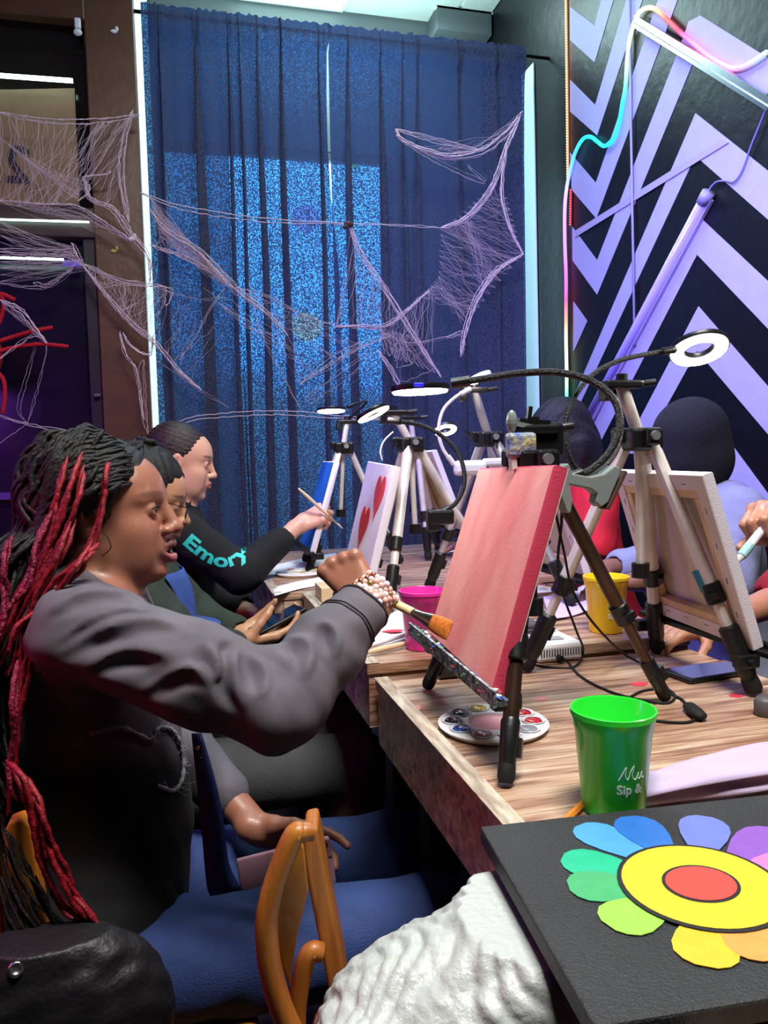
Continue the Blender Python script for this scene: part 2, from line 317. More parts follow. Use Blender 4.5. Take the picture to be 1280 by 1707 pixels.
o = MB().cyl((-.117, YC+.006, 3.128), (XW, YC+.006, 3.128), .008, n=12).build('curtain_rod', mat('rod_black', '101014', .4), smooth=True); tag(o, 'thin black curtain rod threaded through both navy curtains', 'curtain rod')

# ------------------------------------------------------------------ fittings on the painted wall
def WP(px, py, d=0): p = at(px, py, X=XW); return p-np.array([d, 0, 0])
def colour_attr(o, cols):
    a = o.data.color_attributes.new('Col', 'FLOAT_COLOR', 'POINT'); a.data.foreach_set('color', np.array(cols, 'f').ravel())
def emit_attr(name, es):
    m = bpy.data.materials.new(name); m.use_nodes = True; N = m.node_tree.nodes; a = N.new('ShaderNodeAttribute'); a.attribute_name = 'Col'
    m.node_tree.links.new(a.outputs['Color'], N['Principled BSDF'].inputs['Emission Color']); m.node_tree.links.new(a.outputs['Color'], N['Principled BSDF'].inputs['Base Color']); N['Principled BSDF'].inputs['Emission Strength'].default_value = es; return m
rp = [((1286, 88), 'a0b8e8'), ((1262, 104), 'b0b0e8'), ((1240, 114), 'e090d8'), ((1221, 113), 'ff90c0'), ((1192, 97), 'ff8098'), ((1165, 75), 'ff70a0'), ((1140, 54), 'ff3050'), ((1118, 33), 'ff5038'), ((1100, 17), 'ffb070'), ((1086, 14), 'fff0a8'), ((1074, 20), 'fff8b8'), ((1066, 34), 'f8f8c8'), ((1057, 62), 'd8e0b0'), ((1052, 100), 'b8e0a8'), ((1049, 145), '60e8b0'), ((1044, 172), '28e0d0'), ((1038, 205), '20e0e8'), ((1028, 232), '20d8e8'), ((1014, 244), '20e0f0'), ((1002, 237), '18d8f0'), ((991, 229), '18d8f0'), ((978, 232), '20d0f0'), ((965, 254), '40b8ff'), ((956, 285), '70b0f8'), ((950, 315), 'b0a8ff'), ((947, 350), 'd890ff'), ((947, 400), 'e080f0'), ((949, 460), 'f060c8'), ((949, 500), 'ff5078'), ((949, 535), 'ff9060'), ((949, 570), 'ffe0a0'), ((950, 620), 'd8ffb0'), ((950, 660), '60e0a0'), ((951, 690), 'd85048'), ((953, 720), 'e05040'), ((960, 742), 'ff6050')]
pts = spline([WP(*p, .018) for p, c in rp], 6); cl = np.array([lin(c) for p, c in rp]); ti = np.linspace(0, len(rp)-1, len(pts))
cc = np.stack([np.interp(ti, np.arange(len(rp)), cl[:, k]) for k in range(4)], 1)
rope = MB().tube(pts, .0085, 8).build('light_rope', emit_attr('rope_glow', 1.0), smooth=True, fix=False); colour_attr(rope, np.repeat(cc, 8, 0)); tag(rope, 'rainbow LED rope draped from the metal channel down the painted wall', 'light rope')
sc_ = mat('led_backing', 'caa06a', .5, emit='c06020', es=.25); ls = empty('led_strip', WP(948, 150, .004), 'amber LED dot strip running vertically at the edge of the painted chevrons', 'LED strip')
MB().tube([WP(945.5, -20, .004), WP(948.5, 300, .004)], .006, 6).build('strip', sc_, ls)
bd = MB()
for k in range(70): bd.ell(WP(945.6+3*k/70, -18+318*k/70, .010), .0042, nu=6, nv=4)
b_ = bd.build('led', mat('led_amber', 'ffb070', .4, emit='ff9a50', es=5), ls); b_['kind'] = 'stuff'
rs = empty('led_strip', WP(954, 345, .004), 'short red LED dot strip beside the rainbow rope', 'LED strip')
MB().tube([WP(954, 315, .004), WP(953, 380, .004)], .005, 6).build('strip', mat('led_backing_red', '501015', .5), rs)
bd = MB()
for k in range(14): bd.ell(WP(954-k*.07, 317+62*k/14, .010), .0045, nu=6, nv=4)
b_ = bd.build('led', mat('led_red', 'ff5040', .4, emit='ff3028', es=3), rs); b_['kind'] = 'stuff'
ch = empty('metal_channel', WP(1170, 100, .02), 'polished metal LED channel sloping across the painted wall', 'light channel')
a, b1 = WP(1069, 36, .03), WP(1300, 177, .03); dr = nrm(b1-a); pn = nrm(np.cross(dr, (1, 0, 0)))
if pn[2] < 0: pn = -pn
MB().bar(a, b1, .034, .006, (1, 0, 0)).build('base', mat('aluminium_bright', 'b9bcc4', .25, metal=1), ch)
MB().bar(a-pn*.012, b1-pn*.012, .02, .012, pn).bar(a+pn*.016, b1+pn*.016, .02, .006, pn).build('lip', mat('aluminium_bright'), ch)
tb = empty('tube_light', WP(1070, 530, .03), 'unlit lavender tube light leaning along a chevron on the painted wall', 'tube light')
ta, tb_ = WP(1186, 328, .022), WP(958, 752, .022)
MB().cyl(ta, tb_, .021, n=14).build('tube', mat('tube_lavender', 'a79fe6', .18, coat=.5), tb, smooth=True)
MB().bar(ta+(.012, 0, 0), tb_+(.012, 0, 0), .05, .014, (1, 0, 0)).build('batten', mat('batten_white', 'b8b4e0', .35), tb)
MB().cyl(ta+(ta-tb_)*.012, ta-(ta-tb_)*.02, .024, n=14).build('end_cap', mat('cap_grey', '8d8aa6', .4), tb, smooth=True)
MB().tube(spline([WP(1186, 326, .02), WP(1190, 312, .012), WP(1200, 303, .01), WP(1214, 302, .01), (WP(1228, 303, .01)), WP(1242, 283, .01), WP(1256, 244, .01), WP(1272, 205, .01), WP(1290, 160, .01)], 6), .0032, 6).build('cord', mat('cord_violet', '7a70c8', .4), tb, smooth=True)
o = MB().tube([WP(1053, -30, .012), WP(1056, 200, .012), WP(1058, 330, .012), WP(1062, 575, .012)], .0055, 6).build('hanging_cable', mat('cable_grey', '9a97b4', .5), smooth=True); tag(o, 'thin grey cable hanging straight down the painted wall', 'cable')
o = MB().prism([WP(958, 386, .003), WP(1206, 231, .003), WP(1216, 238, .003), WP(960, 396, .003)], (-.003, 0, 0)).build('wall_tape', mat('tape_grey', '9d98b2', .6)); tag(o, 'grey tape strip stuck diagonally across the chevrons', 'tape')
o = MB().tube(spline([WP(1068, 40, .03), WP(1075, 52, .03), WP(1086, 56, .03), WP(1098, 54, .02)], 6), .0035, 6).build('wire_loop', mat('wire_blue', '7a8ad0', .4), smooth=True); tag(o, 'small blue wire loop under the corner of the metal channel', 'wire')
# ------------------------------------------------------------------ tables
T1, T2 = .77, .795
def wood_mat():
    m = bpy.data.materials.new('wrapped_weathered_wood'); m.use_nodes = True; nt = m.node_tree; N = nt.nodes; L = nt.links; b = N['Principled BSDF']
    tc = N.new('ShaderNodeTexCoord')
    def noise(scale, sx, sy, sz, det=6, dist=0):
        mp = N.new('ShaderNodeMapping'); mp.inputs['Scale'].default_value = (sx, sy, sz); L.new(tc.outputs['Object'], mp.inputs[0])
        n = N.new('ShaderNodeTexNoise'); n.inputs['Scale'].default_value = scale; n.inputs['Detail'].default_value = det; n.inputs['Distortion'].default_value = dist; L.new(mp.outputs[0], n.inputs['Vector']); return n
    n1 = noise(1, 5, 60, 60, 8, .6); r = N.new('ShaderNodeValToRGB'); e = r.color_ramp.elements
    e[0].position = .30; e[0].color = lin('6b4f44'); e[1].position = .74; e[1].color = lin('efe4d8'); q = e.new(.43); q.color = lin('a98a78'); q = e.new(.55); q.color = lin('cdb5a2'); L.new(n1.outputs['Fac'], r.inputs[0])
    n2 = noise(7, 1, 1.6, 1, 4, .4); r2 = N.new('ShaderNodeValToRGB'); e = r2.color_ramp.elements; e[0].position = .35; e[0].color = lin('d9b296'); e[1].position = .66; e[1].color = lin('f3ead8'); L.new(n2.outputs['Fac'], r2.inputs[0])
    mx = N.new('ShaderNodeMix'); mx.data_type = 'RGBA'; mx.blend_type = 'MULTIPLY'; mx.inputs[0].default_value = .85; L.new(r.outputs[0], mx.inputs[6]); L.new(r2.outputs[0], mx.inputs[7]); L.new(mx.outputs[2], b.inputs['Base Color'])
    n3 = noise(1, 14, 190, 100, 3, .3); n3.inputs['Vector'].links[0].from_node.inputs['Rotation'].default_value = (0, 0, .55); bp = N.new('ShaderNodeBump'); bp.inputs['Strength'].default_value = .8; bp.inputs['Distance'].default_value = .004; L.new(n3.outputs['Fac'], bp.inputs['Height'])
    L.new(bp.outputs[0], b.inputs['Coat Normal']); L.new(bp.outputs[0], b.inputs['Normal'])
    b.inputs['Roughness'].default_value = .42; b.inputs['Coat Weight'].default_value = .8; b.inputs['Coat Roughness'].default_value = .16; return m
m_wood = wood_mat(); m_leg = mat('table_leg_dark', '1d1718', .6)
def table(lo, hi, z, th, label, planks):
    t = empty('wooden_table', ((lo[0]+hi[0])/2, (lo[1]+hi[1])/2, FLOOR), label, 'table')
    n = planks; w = (hi[1]-lo[1])/n
    for k in range(n):
        MB().box(((lo[0]+hi[0])/2, lo[1]+w*(k+.5), z-.011), (hi[0]-lo[0], w-.0012, .022), bev=.002).build('plank', m_wood, t)
    MB().box((lo[0]+.011, (lo[1]+hi[1])/2, z+.0004), (.026, hi[1]-lo[1], .0022), bev=.0008).build('edge_strip', mat('edge_whitewash', 'd6cbb8', .45, col2='8f7a68', vs=30, bump=.3, bs=80, coat=.6, stretch=(3, .5, 1)), t)
    ap = MB(); i = .004
    ap.box((lo[0]+.012+i, (lo[1]+hi[1])/2, z-.022-th/2), (.024, hi[1]-lo[1]-2*i, th)).box((hi[0]-.012-i, (lo[1]+hi[1])/2, z-.022-th/2), (.024, hi[1]-lo[1]-2*i, th))
    ap.box(((lo[0]+hi[0])/2, lo[1]+.012+i, z-.022-th/2), (hi[0]-lo[0]-.06, .024, th)).box(((lo[0]+hi[0])/2, hi[1]-.012-i, z-.022-th/2), (hi[0]-lo[0]-.06, .024, th))
    ap.build('apron_board', m_wood, t)
    for sx in (lo[0]+.09, hi[0]-.09):
        for sy in (lo[1]+.09, hi[1]-.09): MB().bar((sx, sy, FLOOR), (sx, sy, z-.022), .06, .06, (1, 0, 0), bev=.004).build('leg', m_leg, t)
    return t
t1 = table((.328, .36), (.985, 1.362), T1, .10, 'weathered wood table wrapped in clear film carrying the green cup and pink canvas', 7)
t2 = table((.316, 1.372), (1.0, 2.162), T2, .10, 'weathered wood table carrying the magenta and yellow cups and heart canvas', 6)
t3 = table((.235, 2.172), (1.16, 3.12), T2, .075, 'farthest weathered wood table carrying the blue canvas, near the curtains', 7)
m_smear = [mat('smear_red', 'c8354a', .5), mat('smear_pink', 'd98a90', .5), mat('smear_blue', '3a5a9a', .5)]
for (px, py, z, r, k, t) in ((1066, 1141, T1, .014, 0, t1), (688, 1180, T1, .012, 1, t1), (1230, 1160, T1, .012, 0, t1), (900, 1165, T1, .010, 1, t1)):
    p = at(px, py, Z=z); rr = [r*(.7+.5*random.random()) for _ in range(12)]
    MB().prism([p+np.array([rr[i]*1.3*math.cos(i*math.pi/6), rr[i]*math.sin(i*math.pi/6), .0002]) for i in range(12)], (0, 0, .0007)).build('paint_smear', m_smear[k], t)

# ------------------------------------------------------------------ easels
m_blk = mat('black_plastic', '121214', .38, bump=.1, bs=60); m_rub = mat('black_rubber', '0c0c0d', .75)
m_alu = mat('brushed_aluminium', 'c3c4cc', .34, metal=.75, var=.08, vs=30); m_alw = mat('worn_white_aluminium', 'd6cfca', .42, metal=.25, var=.12, vs=25)
m_brz = mat('dark_bronze_tube', '4d3a2e', .30, metal=.75, var=.2, vs=20); m_crust = mat('paint_crusted_black', '15171a', .45, col2='b4c2cc', vs=110, bump=.8, bs=60)
m_knob = mat('knob_grey', '8d9096', .35, metal=.5)
def easel(label, apex, feet, ml, rail, top=.09, zt=T1, w=.021, rail_m=None, sleeve=.115, lean=None, mcol=None, sf=.64):
    apex = np.array(apex, float); e = empty('tripod_easel', (*np.mean([f[:2] for f in feet], 0), zt), label, 'easel')
    cen = np.array([*np.mean([f[:2] for f in feet], 0), zt])
    for k, f in enumerate(feet):
        f = np.array([f[0], f[1], zt+.006]); d = nrm(f-apex); hub = apex+np.array([*(nrm((f-apex)*[1, 1, 0])*.022)[:2], -.012]); Ln = np.linalg.norm(f-hub); d = nrm(f-hub); mid = hub+d*(Ln*.62)
        leg = MB().tube([hub, mid], w*.56, 10, flat=.82).tube([mid-d*.01, f-d*.01], w*.44, 10, flat=.82).build('leg', ml, e, smooth=False, auto=40)
        MB().tube([mid-d*.022, mid-d*.02, mid+d*.012, mid+d*.014], [w*.56, w*.64, w*.64, w*.56], 10).box(mid+nrm(np.cross(d, (0, 0, 1)))*w*.6, (.012, .012, .020), frame(d)).build('leg_lock', m_blk, leg, auto=40)
        s0 = f-d*sleeve
        MB().tube([s0, s0+d*.004, f-d*.04, f-d*.034, f-d*.02], [w*.46, w*sf, w*sf*.96, w*sf*.9, w*.46], 12).box(s0+d*.035+nrm(np.cross(d, (0, 1, 0)))*w*sf, (.024, .012, .012), frame(d)).build('foot_sleeve', m_blk, leg, auto=40)
        MB().tube([f-d*.024, f-d*.018, f-d*.006, f-d*.001+(0, 0, -.002)], [w*sf*.85, w*sf*.9, w*sf*.9, w*sf*.7], 12).build('rubber_foot', m_rub, leg, auto=40)
    # hub collar, column, brace hub
    ax = nrm(apex-cen)
    MB().box(apex+(0, 0, -.004), (.062, .056, .040), bev=.006).box(apex+(.0, -.034, 0), (.024, .022, .030), bev=.004).box(apex+(-.030, .016, .004), (.022, .02, .026), bev=.004).box(apex+(.026, .026, .0), (.022, .02, .028), bev=.004).build('collar', m_blk, e)
    MB().cyl(apex+(0, -.046, .002), apex+(0, -.052, .002), .008).build('hinge_screw', m_knob, e)
    tp = apex+ax*top*1.0 if lean is None else np.array(lean, float)
    MB().tube([apex-(tp-apex)*.5, tp], w*.42, 10).build('centre_column', mcol or ml, e, auto=40)
    b = apex+(cen-apex)*.55
    MB().tube([apex, b-(b-apex)*.0], w*.30, 8).build('brace_column', ml, e, auto=40)
    hb = MB().tube([b+(0, 0, .012), b-(0, 0, .014)], .016, 10)
    hb.build('brace_hub', m_blk, e, auto=40)
    if top > .02:
        MB().box(tp, (.07, .030, .014), bev=.004).cyl(tp+(.03, 0, 0), tp+(.062, -.004, .004), .006).box(tp+(-.03, 0, -.016), (.016, .026, .024), bev=.003).cyl(tp+(0, 0, .006), tp+(0, 0, .018), .010).build('head_plate', m_blk, e)
    if rail is not None:
        ra, rb = np.array(rail[0], float), np.array(rail[1], float); inward = nrm(np.array([cen[0]-ra[0], 0, 0])); m_r = rail_m or m_blk
        MB().bar(ra, rb, .018, .010, (0, 0, 1), bev=.002).build('ledge', m_r, e)
        MB().bar(ra+inward*-.010+(0, 0, .006), rb+inward*-.010+(0, 0, .006), .004, .022, (0, 0, 1)).build('ledge_lip', m_r, e)
        for t in (.12, .88):
            c = ra+(rb-ra)*t+inward*.024; MB().box(c+(0, 0, -.014), (.040, .020, .022), bev=.003).cyl(c+(0, -.01, -.014), c+(0, -.020, -.014), .006).build('ledge_bracket', m_blk, e)
    return e, tp
E1, tp1 = easel('dark bronze tripod easel holding the pink canvas', (.503, 1.06, 1.165), [(.368, .86), (.397, 1.264), (.742, 1.08)], m_brz, [(.380, 1.272, .872), (.380, .895, .862)], top=.045, rail_m=m_crust, w=.0235, sleeve=.078, sf=.53)
E2, tp2 = easel('whitish aluminium tripod easel standing behind the raw canvas back', (.769, 1.2, 1.198), [(.907, 1.35), (.895, 1.061), (.602, 1.311)], m_alw, [(.905, 1.40, .842), (.905, 1.02, .842)], lean=(.735, 1.2, 1.288), w=.026)
_a, _f = np.array([.769, 1.2, 1.198]), np.array([.895, 1.061, .776]); _d = nrm(_f-_a); _p = _a+(_f-_a)*.57; MB().tube([_p-_d*.018, _p+_d*.020], .0128, 10).build('paint_band', mat('paint_band_teal', '1f6a8c', .5, col2='3f7a4a', vs=30), E2, auto=40)
E3, tp3 = easel('silver tripod easel holding the white canvas with red hearts', (.588, 1.98, 1.205), [(.47, 1.80), (.50, 2.14), (.84, 1.99)], m_alw, [(.432, 2.14, .868), (.432, 1.80, .868)], lean=(.545, 1.98, 1.285), zt=T2, w=.025)
E4, tp4 = easel('silver tripod easel holding the blue canvas, closest to the far woman', (.54, 2.62, 1.205), [(.392, 2.516), (.42, 2.78), (.727, 2.594)], m_alw, [(.395, 2.78, .865), (.395, 2.46, .865)], lean=(.555, 2.62, 1.29), zt=T2, w=.024)
E5, tp5 = easel('silver tripod easel behind the canvas with a yellow inside', (.815, 2.7, 1.205), [(.84, 2.63), (.95, 2.84), (.68, 2.80)], m_alw, [(.955, 2.86, .90), (.955, 2.58, .90)], lean=(.805, 2.7, 1.305), zt=T2, w=.024)
E6, tp6 = easel('silver tripod easel half hidden by the pink canvas', (.777, 1.9, 1.214), [(.66, 2.07), (.93, 2.05), (.92, 1.72)], m_alu, [(.955, 2.06, .85), (.955, 1.72, .85)], lean=(.738, 1.9, 1.337), zt=T2, w=.026)
for k_, c_ in enumerate(('2a56a8', 'b8c4c0', '3e7a58', '0d0f14', '8a3040')):
    sp = MB()
    for q_ in range(26): t_ = random.random(); sp.ell(np.array([.380+random.uniform(-.011, .004), 1.272-.377*t_, .874-.010*t_+random.uniform(0, .010)]), (.003+.003*random.random(), .004+.005*random.random(), .0022), nu=7, nv=5)
    sp.build('paint_specks', mat('speck_'+c_, c_, .4), E1, smooth=True)['kind'] = 'stuff'
# ------------------------------------------------------------------ canvases
def canvas(label, P, th, front, mside, back=None, name='stretched_canvas', cat='canvas'):
    # P: four front corners (top far, top near, bottom near, bottom far); the stretcher frame lies behind the front face
    P = [np.array(p, float) for p in P]; n = nrm(np.cross(P[1]-P[0], P[3]-P[0])); c = sum(P)/4
    if back is not None and n@(np.array(back)-c) < 0: n = -n
    root = empty(name, (P[2]+P[3])/2, label, cat)
    # cloth with rounded edge: slightly bevelled front
    def inset(k, d): return [p+nrm(c-p)*k+n*d for p in P]
    v = inset(0, th)+inset(0, .003)+inset(.004, 0); f = []
    for a in (0, 4):
        for i in range(4): f.append([a+i, a+(i+1) % 4, a+4+(i+1) % 4, a+4+i])
    MB().add(v, f).build('canvas_edge', mside, root, auto=60)
    MB().prism(inset(.004, 0), n*.0015).build('painted_face', front, root)
    bars = MB(); bw = .038; u = nrm(P[1]-P[0]); w = nrm(P[3]-P[0]); o = n*(th*.5+.002)
    e = .003
    q = [P[0]+(u+w)*e, P[1]+(w-u)*e, P[2]-(u+w)*e, P[3]+(u-w)*e]
    m_bar = mat('stretcher_wood', 'd9b98c', .6, var=.12, vs=20, stretch=(1, 1, 1))
    for k, (a, b, s) in enumerate(((q[0], q[1], w), (q[1], q[2], -u), (q[2], q[3], -w), (q[3], q[0], u))):
        a2, b2 = a+s*bw/2, b+s*bw/2
        if k % 2: sh = nrm(b-a)*bw; a2 = a2+sh; b2 = b2-sh
        MB().bar(a2+o, b2+o, bw, th-.004, n, bev=.0015).build('stretcher_bar', m_bar, root)
    # folded-over canvas margin stapled on the back
    fl = MB(); st = MB(); m_cl = mat('raw_canvas', 'ded3cb', .85, bump=.15, bs=500)
    for k, (a, b, s) in enumerate(((P[0], P[1], w), (P[1], P[2], -u), (P[2], P[3], -w), (P[3], P[0], u))):
        t = nrm(b-a); g = n*(th+.0006)
        fl.prism([a+g, b+g, b+g+s*.026-t*.02, a+g+s*.026+t*.02], n*.001)
        for j in (.2, .4, .6, .8): cc = a+(b-a)*j+g+n*.0014+s*.016; st.bar(cc-t*.005, cc+t*.005, .0012, .0012)
    fl.build('canvas_margin', m_cl, root); st.build('staple', mat('staple_steel', '8a8a90', .3, metal=1), root)
    MB().prism(inset(.006, .0018), n*.0006).build('canvas_back', mat('canvas_back_cream', 'cdbfb0', .85, var=.05, vs=12), root)
    return root, u, w, n, P
m_edge_w = mat('canvas_edge_white', 'd8d2de', .8, bump=.15, bs=400)
m_pink = mat('pink_paint', 'e2787c', .55, col2='f2a8a4', vs=5, bump=.12, bs=300, stretch=(1, 2.2, .8)); m_pinke = mat('pink_edge', 'c93a56', .6, bump=.1, bs=300)
canvas('pink painted canvas propped on the dark bronze easel', [(.472, 1.2, 1.153), (.467, .92, 1.161), (.376, .92, .870), (.381, 1.2, .884)], .019, m_pink, m_pinke, (1, 1.06, 1))
E2c, *_ = canvas('raw canvas seen from its stapled back on the whitish easel', [(.826, 1.345, 1.140), (.812, 1.06, 1.140), (.912, 1.06, .852), (.916, 1.345, .862)], .020, m_edge_w, m_edge_w, (.3, 1.2, .9))
m_cw = mat('canvas_white_paint', 'e4e6ee', .7, col2='d9cfe0', vs=6, bump=.1, bs=300)
hc, hu, hw, hn, hP = canvas('white canvas with painted red hearts on a silver easel', [(.500, 2.10, 1.160), (.500, 1.825, 1.150), (.424, 1.825, .868), (.424, 2.10, .872)], .019, m_cw, m_edge_w, (1, 2, 1))
def heart(cx, cy, w, h, col, rot=0):
    pts = []
    for k in range(36):
        t = 2*math.pi*k/36; x = 16*math.sin(t)**3/17; y = (13*math.cos(t)-5*math.cos(2*t)-2*math.cos(3*t)-math.cos(4*t))/15
        x, y = x*math.cos(rot)-y*math.sin(rot), x*math.sin(rot)+y*math.cos(rot); pts.append(hP[0]+hu*(cx+x*w)+hw*(cy-y*h)-hn*.0004)
    MB().prism(pts, -hn*.0012).build('painted_heart', mat('heart_'+col, col, .5, var=.15, vs=60), hc)
heart(.200, .080, .048, .062, 'd8464e'); heart(.115, .168, .048, .062, 'd3323c'); heart(.165, .292, .045, .05, 'b83a58'); heart(.05, .30, .03, .03, 'd9b8c8')
m_blue = mat('blue_paint', '1f6fd8', .5, col2='2f8ae8', vs=8, stretch=(1, 1, .6))
canvas('canvas painted bright blue on the easel nearest the curtain', [(.487, 2.74, 1.158), (.483, 2.50, 1.158), (.392, 2.48, .868), (.398, 2.74, .868)], .018, m_blue, m_edge_w, (1, 2.6, 1))
y5, _, _, _, _ = canvas('white canvas back with a yellow inside on a far easel', [(.862, 2.85, 1.185), (.862, 2.58, 1.190), (.968, 2.58, .912), (.968, 2.85, .912)], .019, m_edge_w, m_edge_w, (.3, 2.7, .9))
for o in y5.children:
    if o.name.startswith('canvas_back'): o.data.materials[0] = mat('yellow_back', 'd6b44e', .7, col2='e8e0c0', vs=6)
canvas('canvas back edge showing between the pink canvas and the red shirt', [(.905, 2.045, 1.12), (.905, 1.745, 1.12), (.985, 1.745, .865), (.985, 2.045, .865)], .019, m_edge_w, m_edge_w, (.3, 1.9, .9))
# black canvas lying across the table corner with a plain generic flower
m_bk = mat('black_canvas', '2b2d2f', .50, var=.12, vs=9, bump=.35, bs=420)
bz = T1+.020
bc = empty('flower_painting', (.50, .62, T1), 'black canvas painted with a rainbow petalled flower overhanging the table edge', 'canvas')
q0 = at(800, 1377, Z=bz); qu = np.array([math.cos(math.radians(-4.2)), math.sin(math.radians(-4.2)), 0])*.36; qw = np.array([math.cos(math.radians(-96.2)), math.sin(math.radians(-96.2)), 0])*.290; q = [q0, q0+qu, q0+qu+qw, q0+qw]
MB().prism([p-(0, 0, .0185) for p in q], (0, 0, .0185)).build('canvas_box', m_bk, bc)
bev = bc.children[0]; md = bev.modifiers.new('Bevel', 'BEVEL'); md.width = .0025; md.segments = 2
fc = np.array([1168, 1478.]);
def flower_pt(px, py): return at(px, py, Z=bz+.0004)
pet = [((965, 1375), (1075, 1445), 'petal_sky', '4b9ad6', 36), ((935, 1430), (1060, 1458), 'petal_teal', '1fb487', 31), ((945, 1478), (1072, 1490), 'petal_green', '43a86a', 33), ((1012, 1545), (1110, 1520), 'petal_lime', '93c64a', 42), ((1178, 1615), (1160, 1538), 'petal_yellow', 'e2bb2c', 50), ((1290, 1605), (1228, 1535), 'petal_orange', 'f09a4c', 52), ((1045, 1362), (1112, 1415), 'petal_blue', '2a6fc4', 36), ((1175, 1362), (1160, 1408), 'petal_periwinkle', '6a7ac8', 42), ((1296, 1385), (1225, 1425), 'petal_purple', '8a55b8', 40), ((1345, 1440), (1262, 1455), 'petal_pink', 'f07ab8', 36), ((1350, 1530), (1270, 1500), 'petal_coral', 'f0805c', 40)]
for tip, base, nm, colr, hw_ in pet:
    t, b = flower_pt(*tip), flower_pt(*base); ctr = flower_pt(*fc); d = nrm(t-ctr); s = np.array([-d[1], d[0], 0]); Lp = np.linalg.norm(t-ctr); w_ = .030
    prof = [(.42, .012), (.52, .019), (.65, .027), (.78, .031), (.88, .029), (.95, .021), (.99, .010)]
    kz = .00012*pet.index((tip, base, nm, colr, hw_)); pts = [ctr+d*Lp*a+s*k*.80+(0, 0, kz) for a, k in prof]+[ctr+d*Lp*a-s*k*.80+(0, 0, kz) for a, k in prof[::-1]]
    MB().prism(pts, (0, 0, .0008)).build('painted_petal', mat(nm, colr, .5, var=.06, vs=60, bump=.15, bs=420), bc)
def disc_poly(rx, ry, z, nm, colr, n=40):
    ctr = flower_pt(*fc)+(0, 0, z); MB().prism([ctr+(rx*math.cos(2*math.pi*k/n), ry*math.sin(2*math.pi*k/n), 0) for k in range(n)], (0, 0, .0008)).build('painted_disc', mat(nm, colr, .5, bump=.15, bs=420), bc)
disc_poly(.072, .070, .0018, 'flower_outline', '1c1c1e'); disc_poly(.068, .066, .0022, 'flower_centre', 'dfc32a'); disc_poly(.034, .030, .0026, 'flower_outline', '1c1c1e'); disc_poly(.031, .027, .0030, 'flower_heart_red', 'd8483f')

# ------------------------------------------------------------------ ring lamps
m_glow = mat('lamp_glow', 'fffdf0', .4, emit='fff6e8', es=24); m_neck = mat('gooseneck_black', '0e0e10', .42, bump=.5, bs=350)
def ring_lamp(label, c, n, R, neck, neck_r=.0048, mh=None, clamp=None, es=None, cr=.0):
    c = np.array(c, float); n = nrm(n); mh = mh or m_blk; r = empty('clip_ring_lamp', c if clamp is None else clamp, label, 'lamp')
    MB().lathe([(R*.44, .004), (R*.47, -.002), (R, -.002), (R*1.03, .002), (R, .007), (R*.47, .008), (R*.44, .004)], c, 36, -n).build('lamp_housing', mh, r, auto=40)
    MB().lathe([(R*.52, -.002), (R*.56, -.005), (R*.93, -.005), (R*.96, -.002)], c, 36, -n).build('light_ring', m_glow, r, smooth=True)
    s = spline(neck, 10); MB().tube(s, neck_r, 8).build('gooseneck', m_neck if mh is m_blk else mh, r, smooth=True)
    p = s[0]; d = nrm(s[1]-s[0]); MB().cyl(p-d*.004, p+d*.022, neck_r*1.5).build('neck_sleeve', m_blk if mh is m_blk else mh, r, auto=40); MB().cyl(s[-1]-nrm(s[-1]-s[-2])*.03, s[-1], neck_r*1.5).build('neck_sleeve', m_blk if mh is m_blk else mh, r, auto=40)
    return r
Y1 = 1.13
def Yp(px, py, y): return at(px, py, Y=y)
c1 = Yp(700, 650, 1.19); L1 = ring_lamp('black ring lamp on a gooseneck hanging over the pink canvas', c1, (.02, -.02, -1), .046, [Yp(948, 797, 1.05), Yp(985, 783, 1.05), Yp(1018, 750, 1.05), Yp(1033, 705, 1.06), Yp(1022, 665, 1.08), Yp(985, 635, 1.10), Yp(930, 621, 1.12), Yp(870, 622, 1.14), Yp(815, 630, 1.17), Yp(752, 640, 1.19)], .0058)
MB().box(c1+(-.016, -.045, .004), (.016, .006, .006), bev=.002).build('switch_button', mat('blue_button', '2a2ad0', .3, emit='2020e0', es=.8), L1)
# grey spring clamp of that lamp, gripping the easel leg
m_gc = mat('grey_clamp', '7d8684', .45, bump=.05)
ca = MB(); cy_ = 1.05
for s_, dy in ((1, .0), ):
    out = [(936, 778), (948, 772), (955, 790), (985, 795), (1008, 790), (1018, 782), (1026, 776), (1034, 780), (1034, 790), (1014, 838), (1002, 846), (994, 838), (996, 824), (985, 815), (950, 808), (955, 835), (952, 855), (946, 856), (925, 800)]
    ca.prism([Yp(x, y, cy_-.012) for x, y in out], (0, .024, 0))
co = ca.build('spring_clamp', m_gc, L1); md = co.modifiers.new('Bevel', 'BEVEL'); md.width = .002; md.segments = 2
MB().bar(Yp(1036, 785, cy_), Yp(1006, 848, cy_), .005, .028, (0, 1, 0), bev=.001).build('clamp_pad', mat('pad_brown', '4a2f28', .8), L1)
c2 = Yp(1165, 582, 1.17); ring_lamp('black ring lamp on a thin gooseneck shining over the raw canvas back', c2, nrm((-.10, -.44, -.9)), .049, [Yp(1022, 655, 1.2), Yp(1036, 700, 1.18), Yp(1028, 750, 1.16), Yp(1000, 785, 1.14), Yp(972, 790, 1.13), Yp(950, 765, 1.12), Yp(942, 715, 1.12), Yp(955, 668, 1.12), Yp(985, 627, 1.13), Yp(1030, 602, 1.14), Yp(1080, 590, 1.15), Yp(1124, 583, 1.16)], .0042)
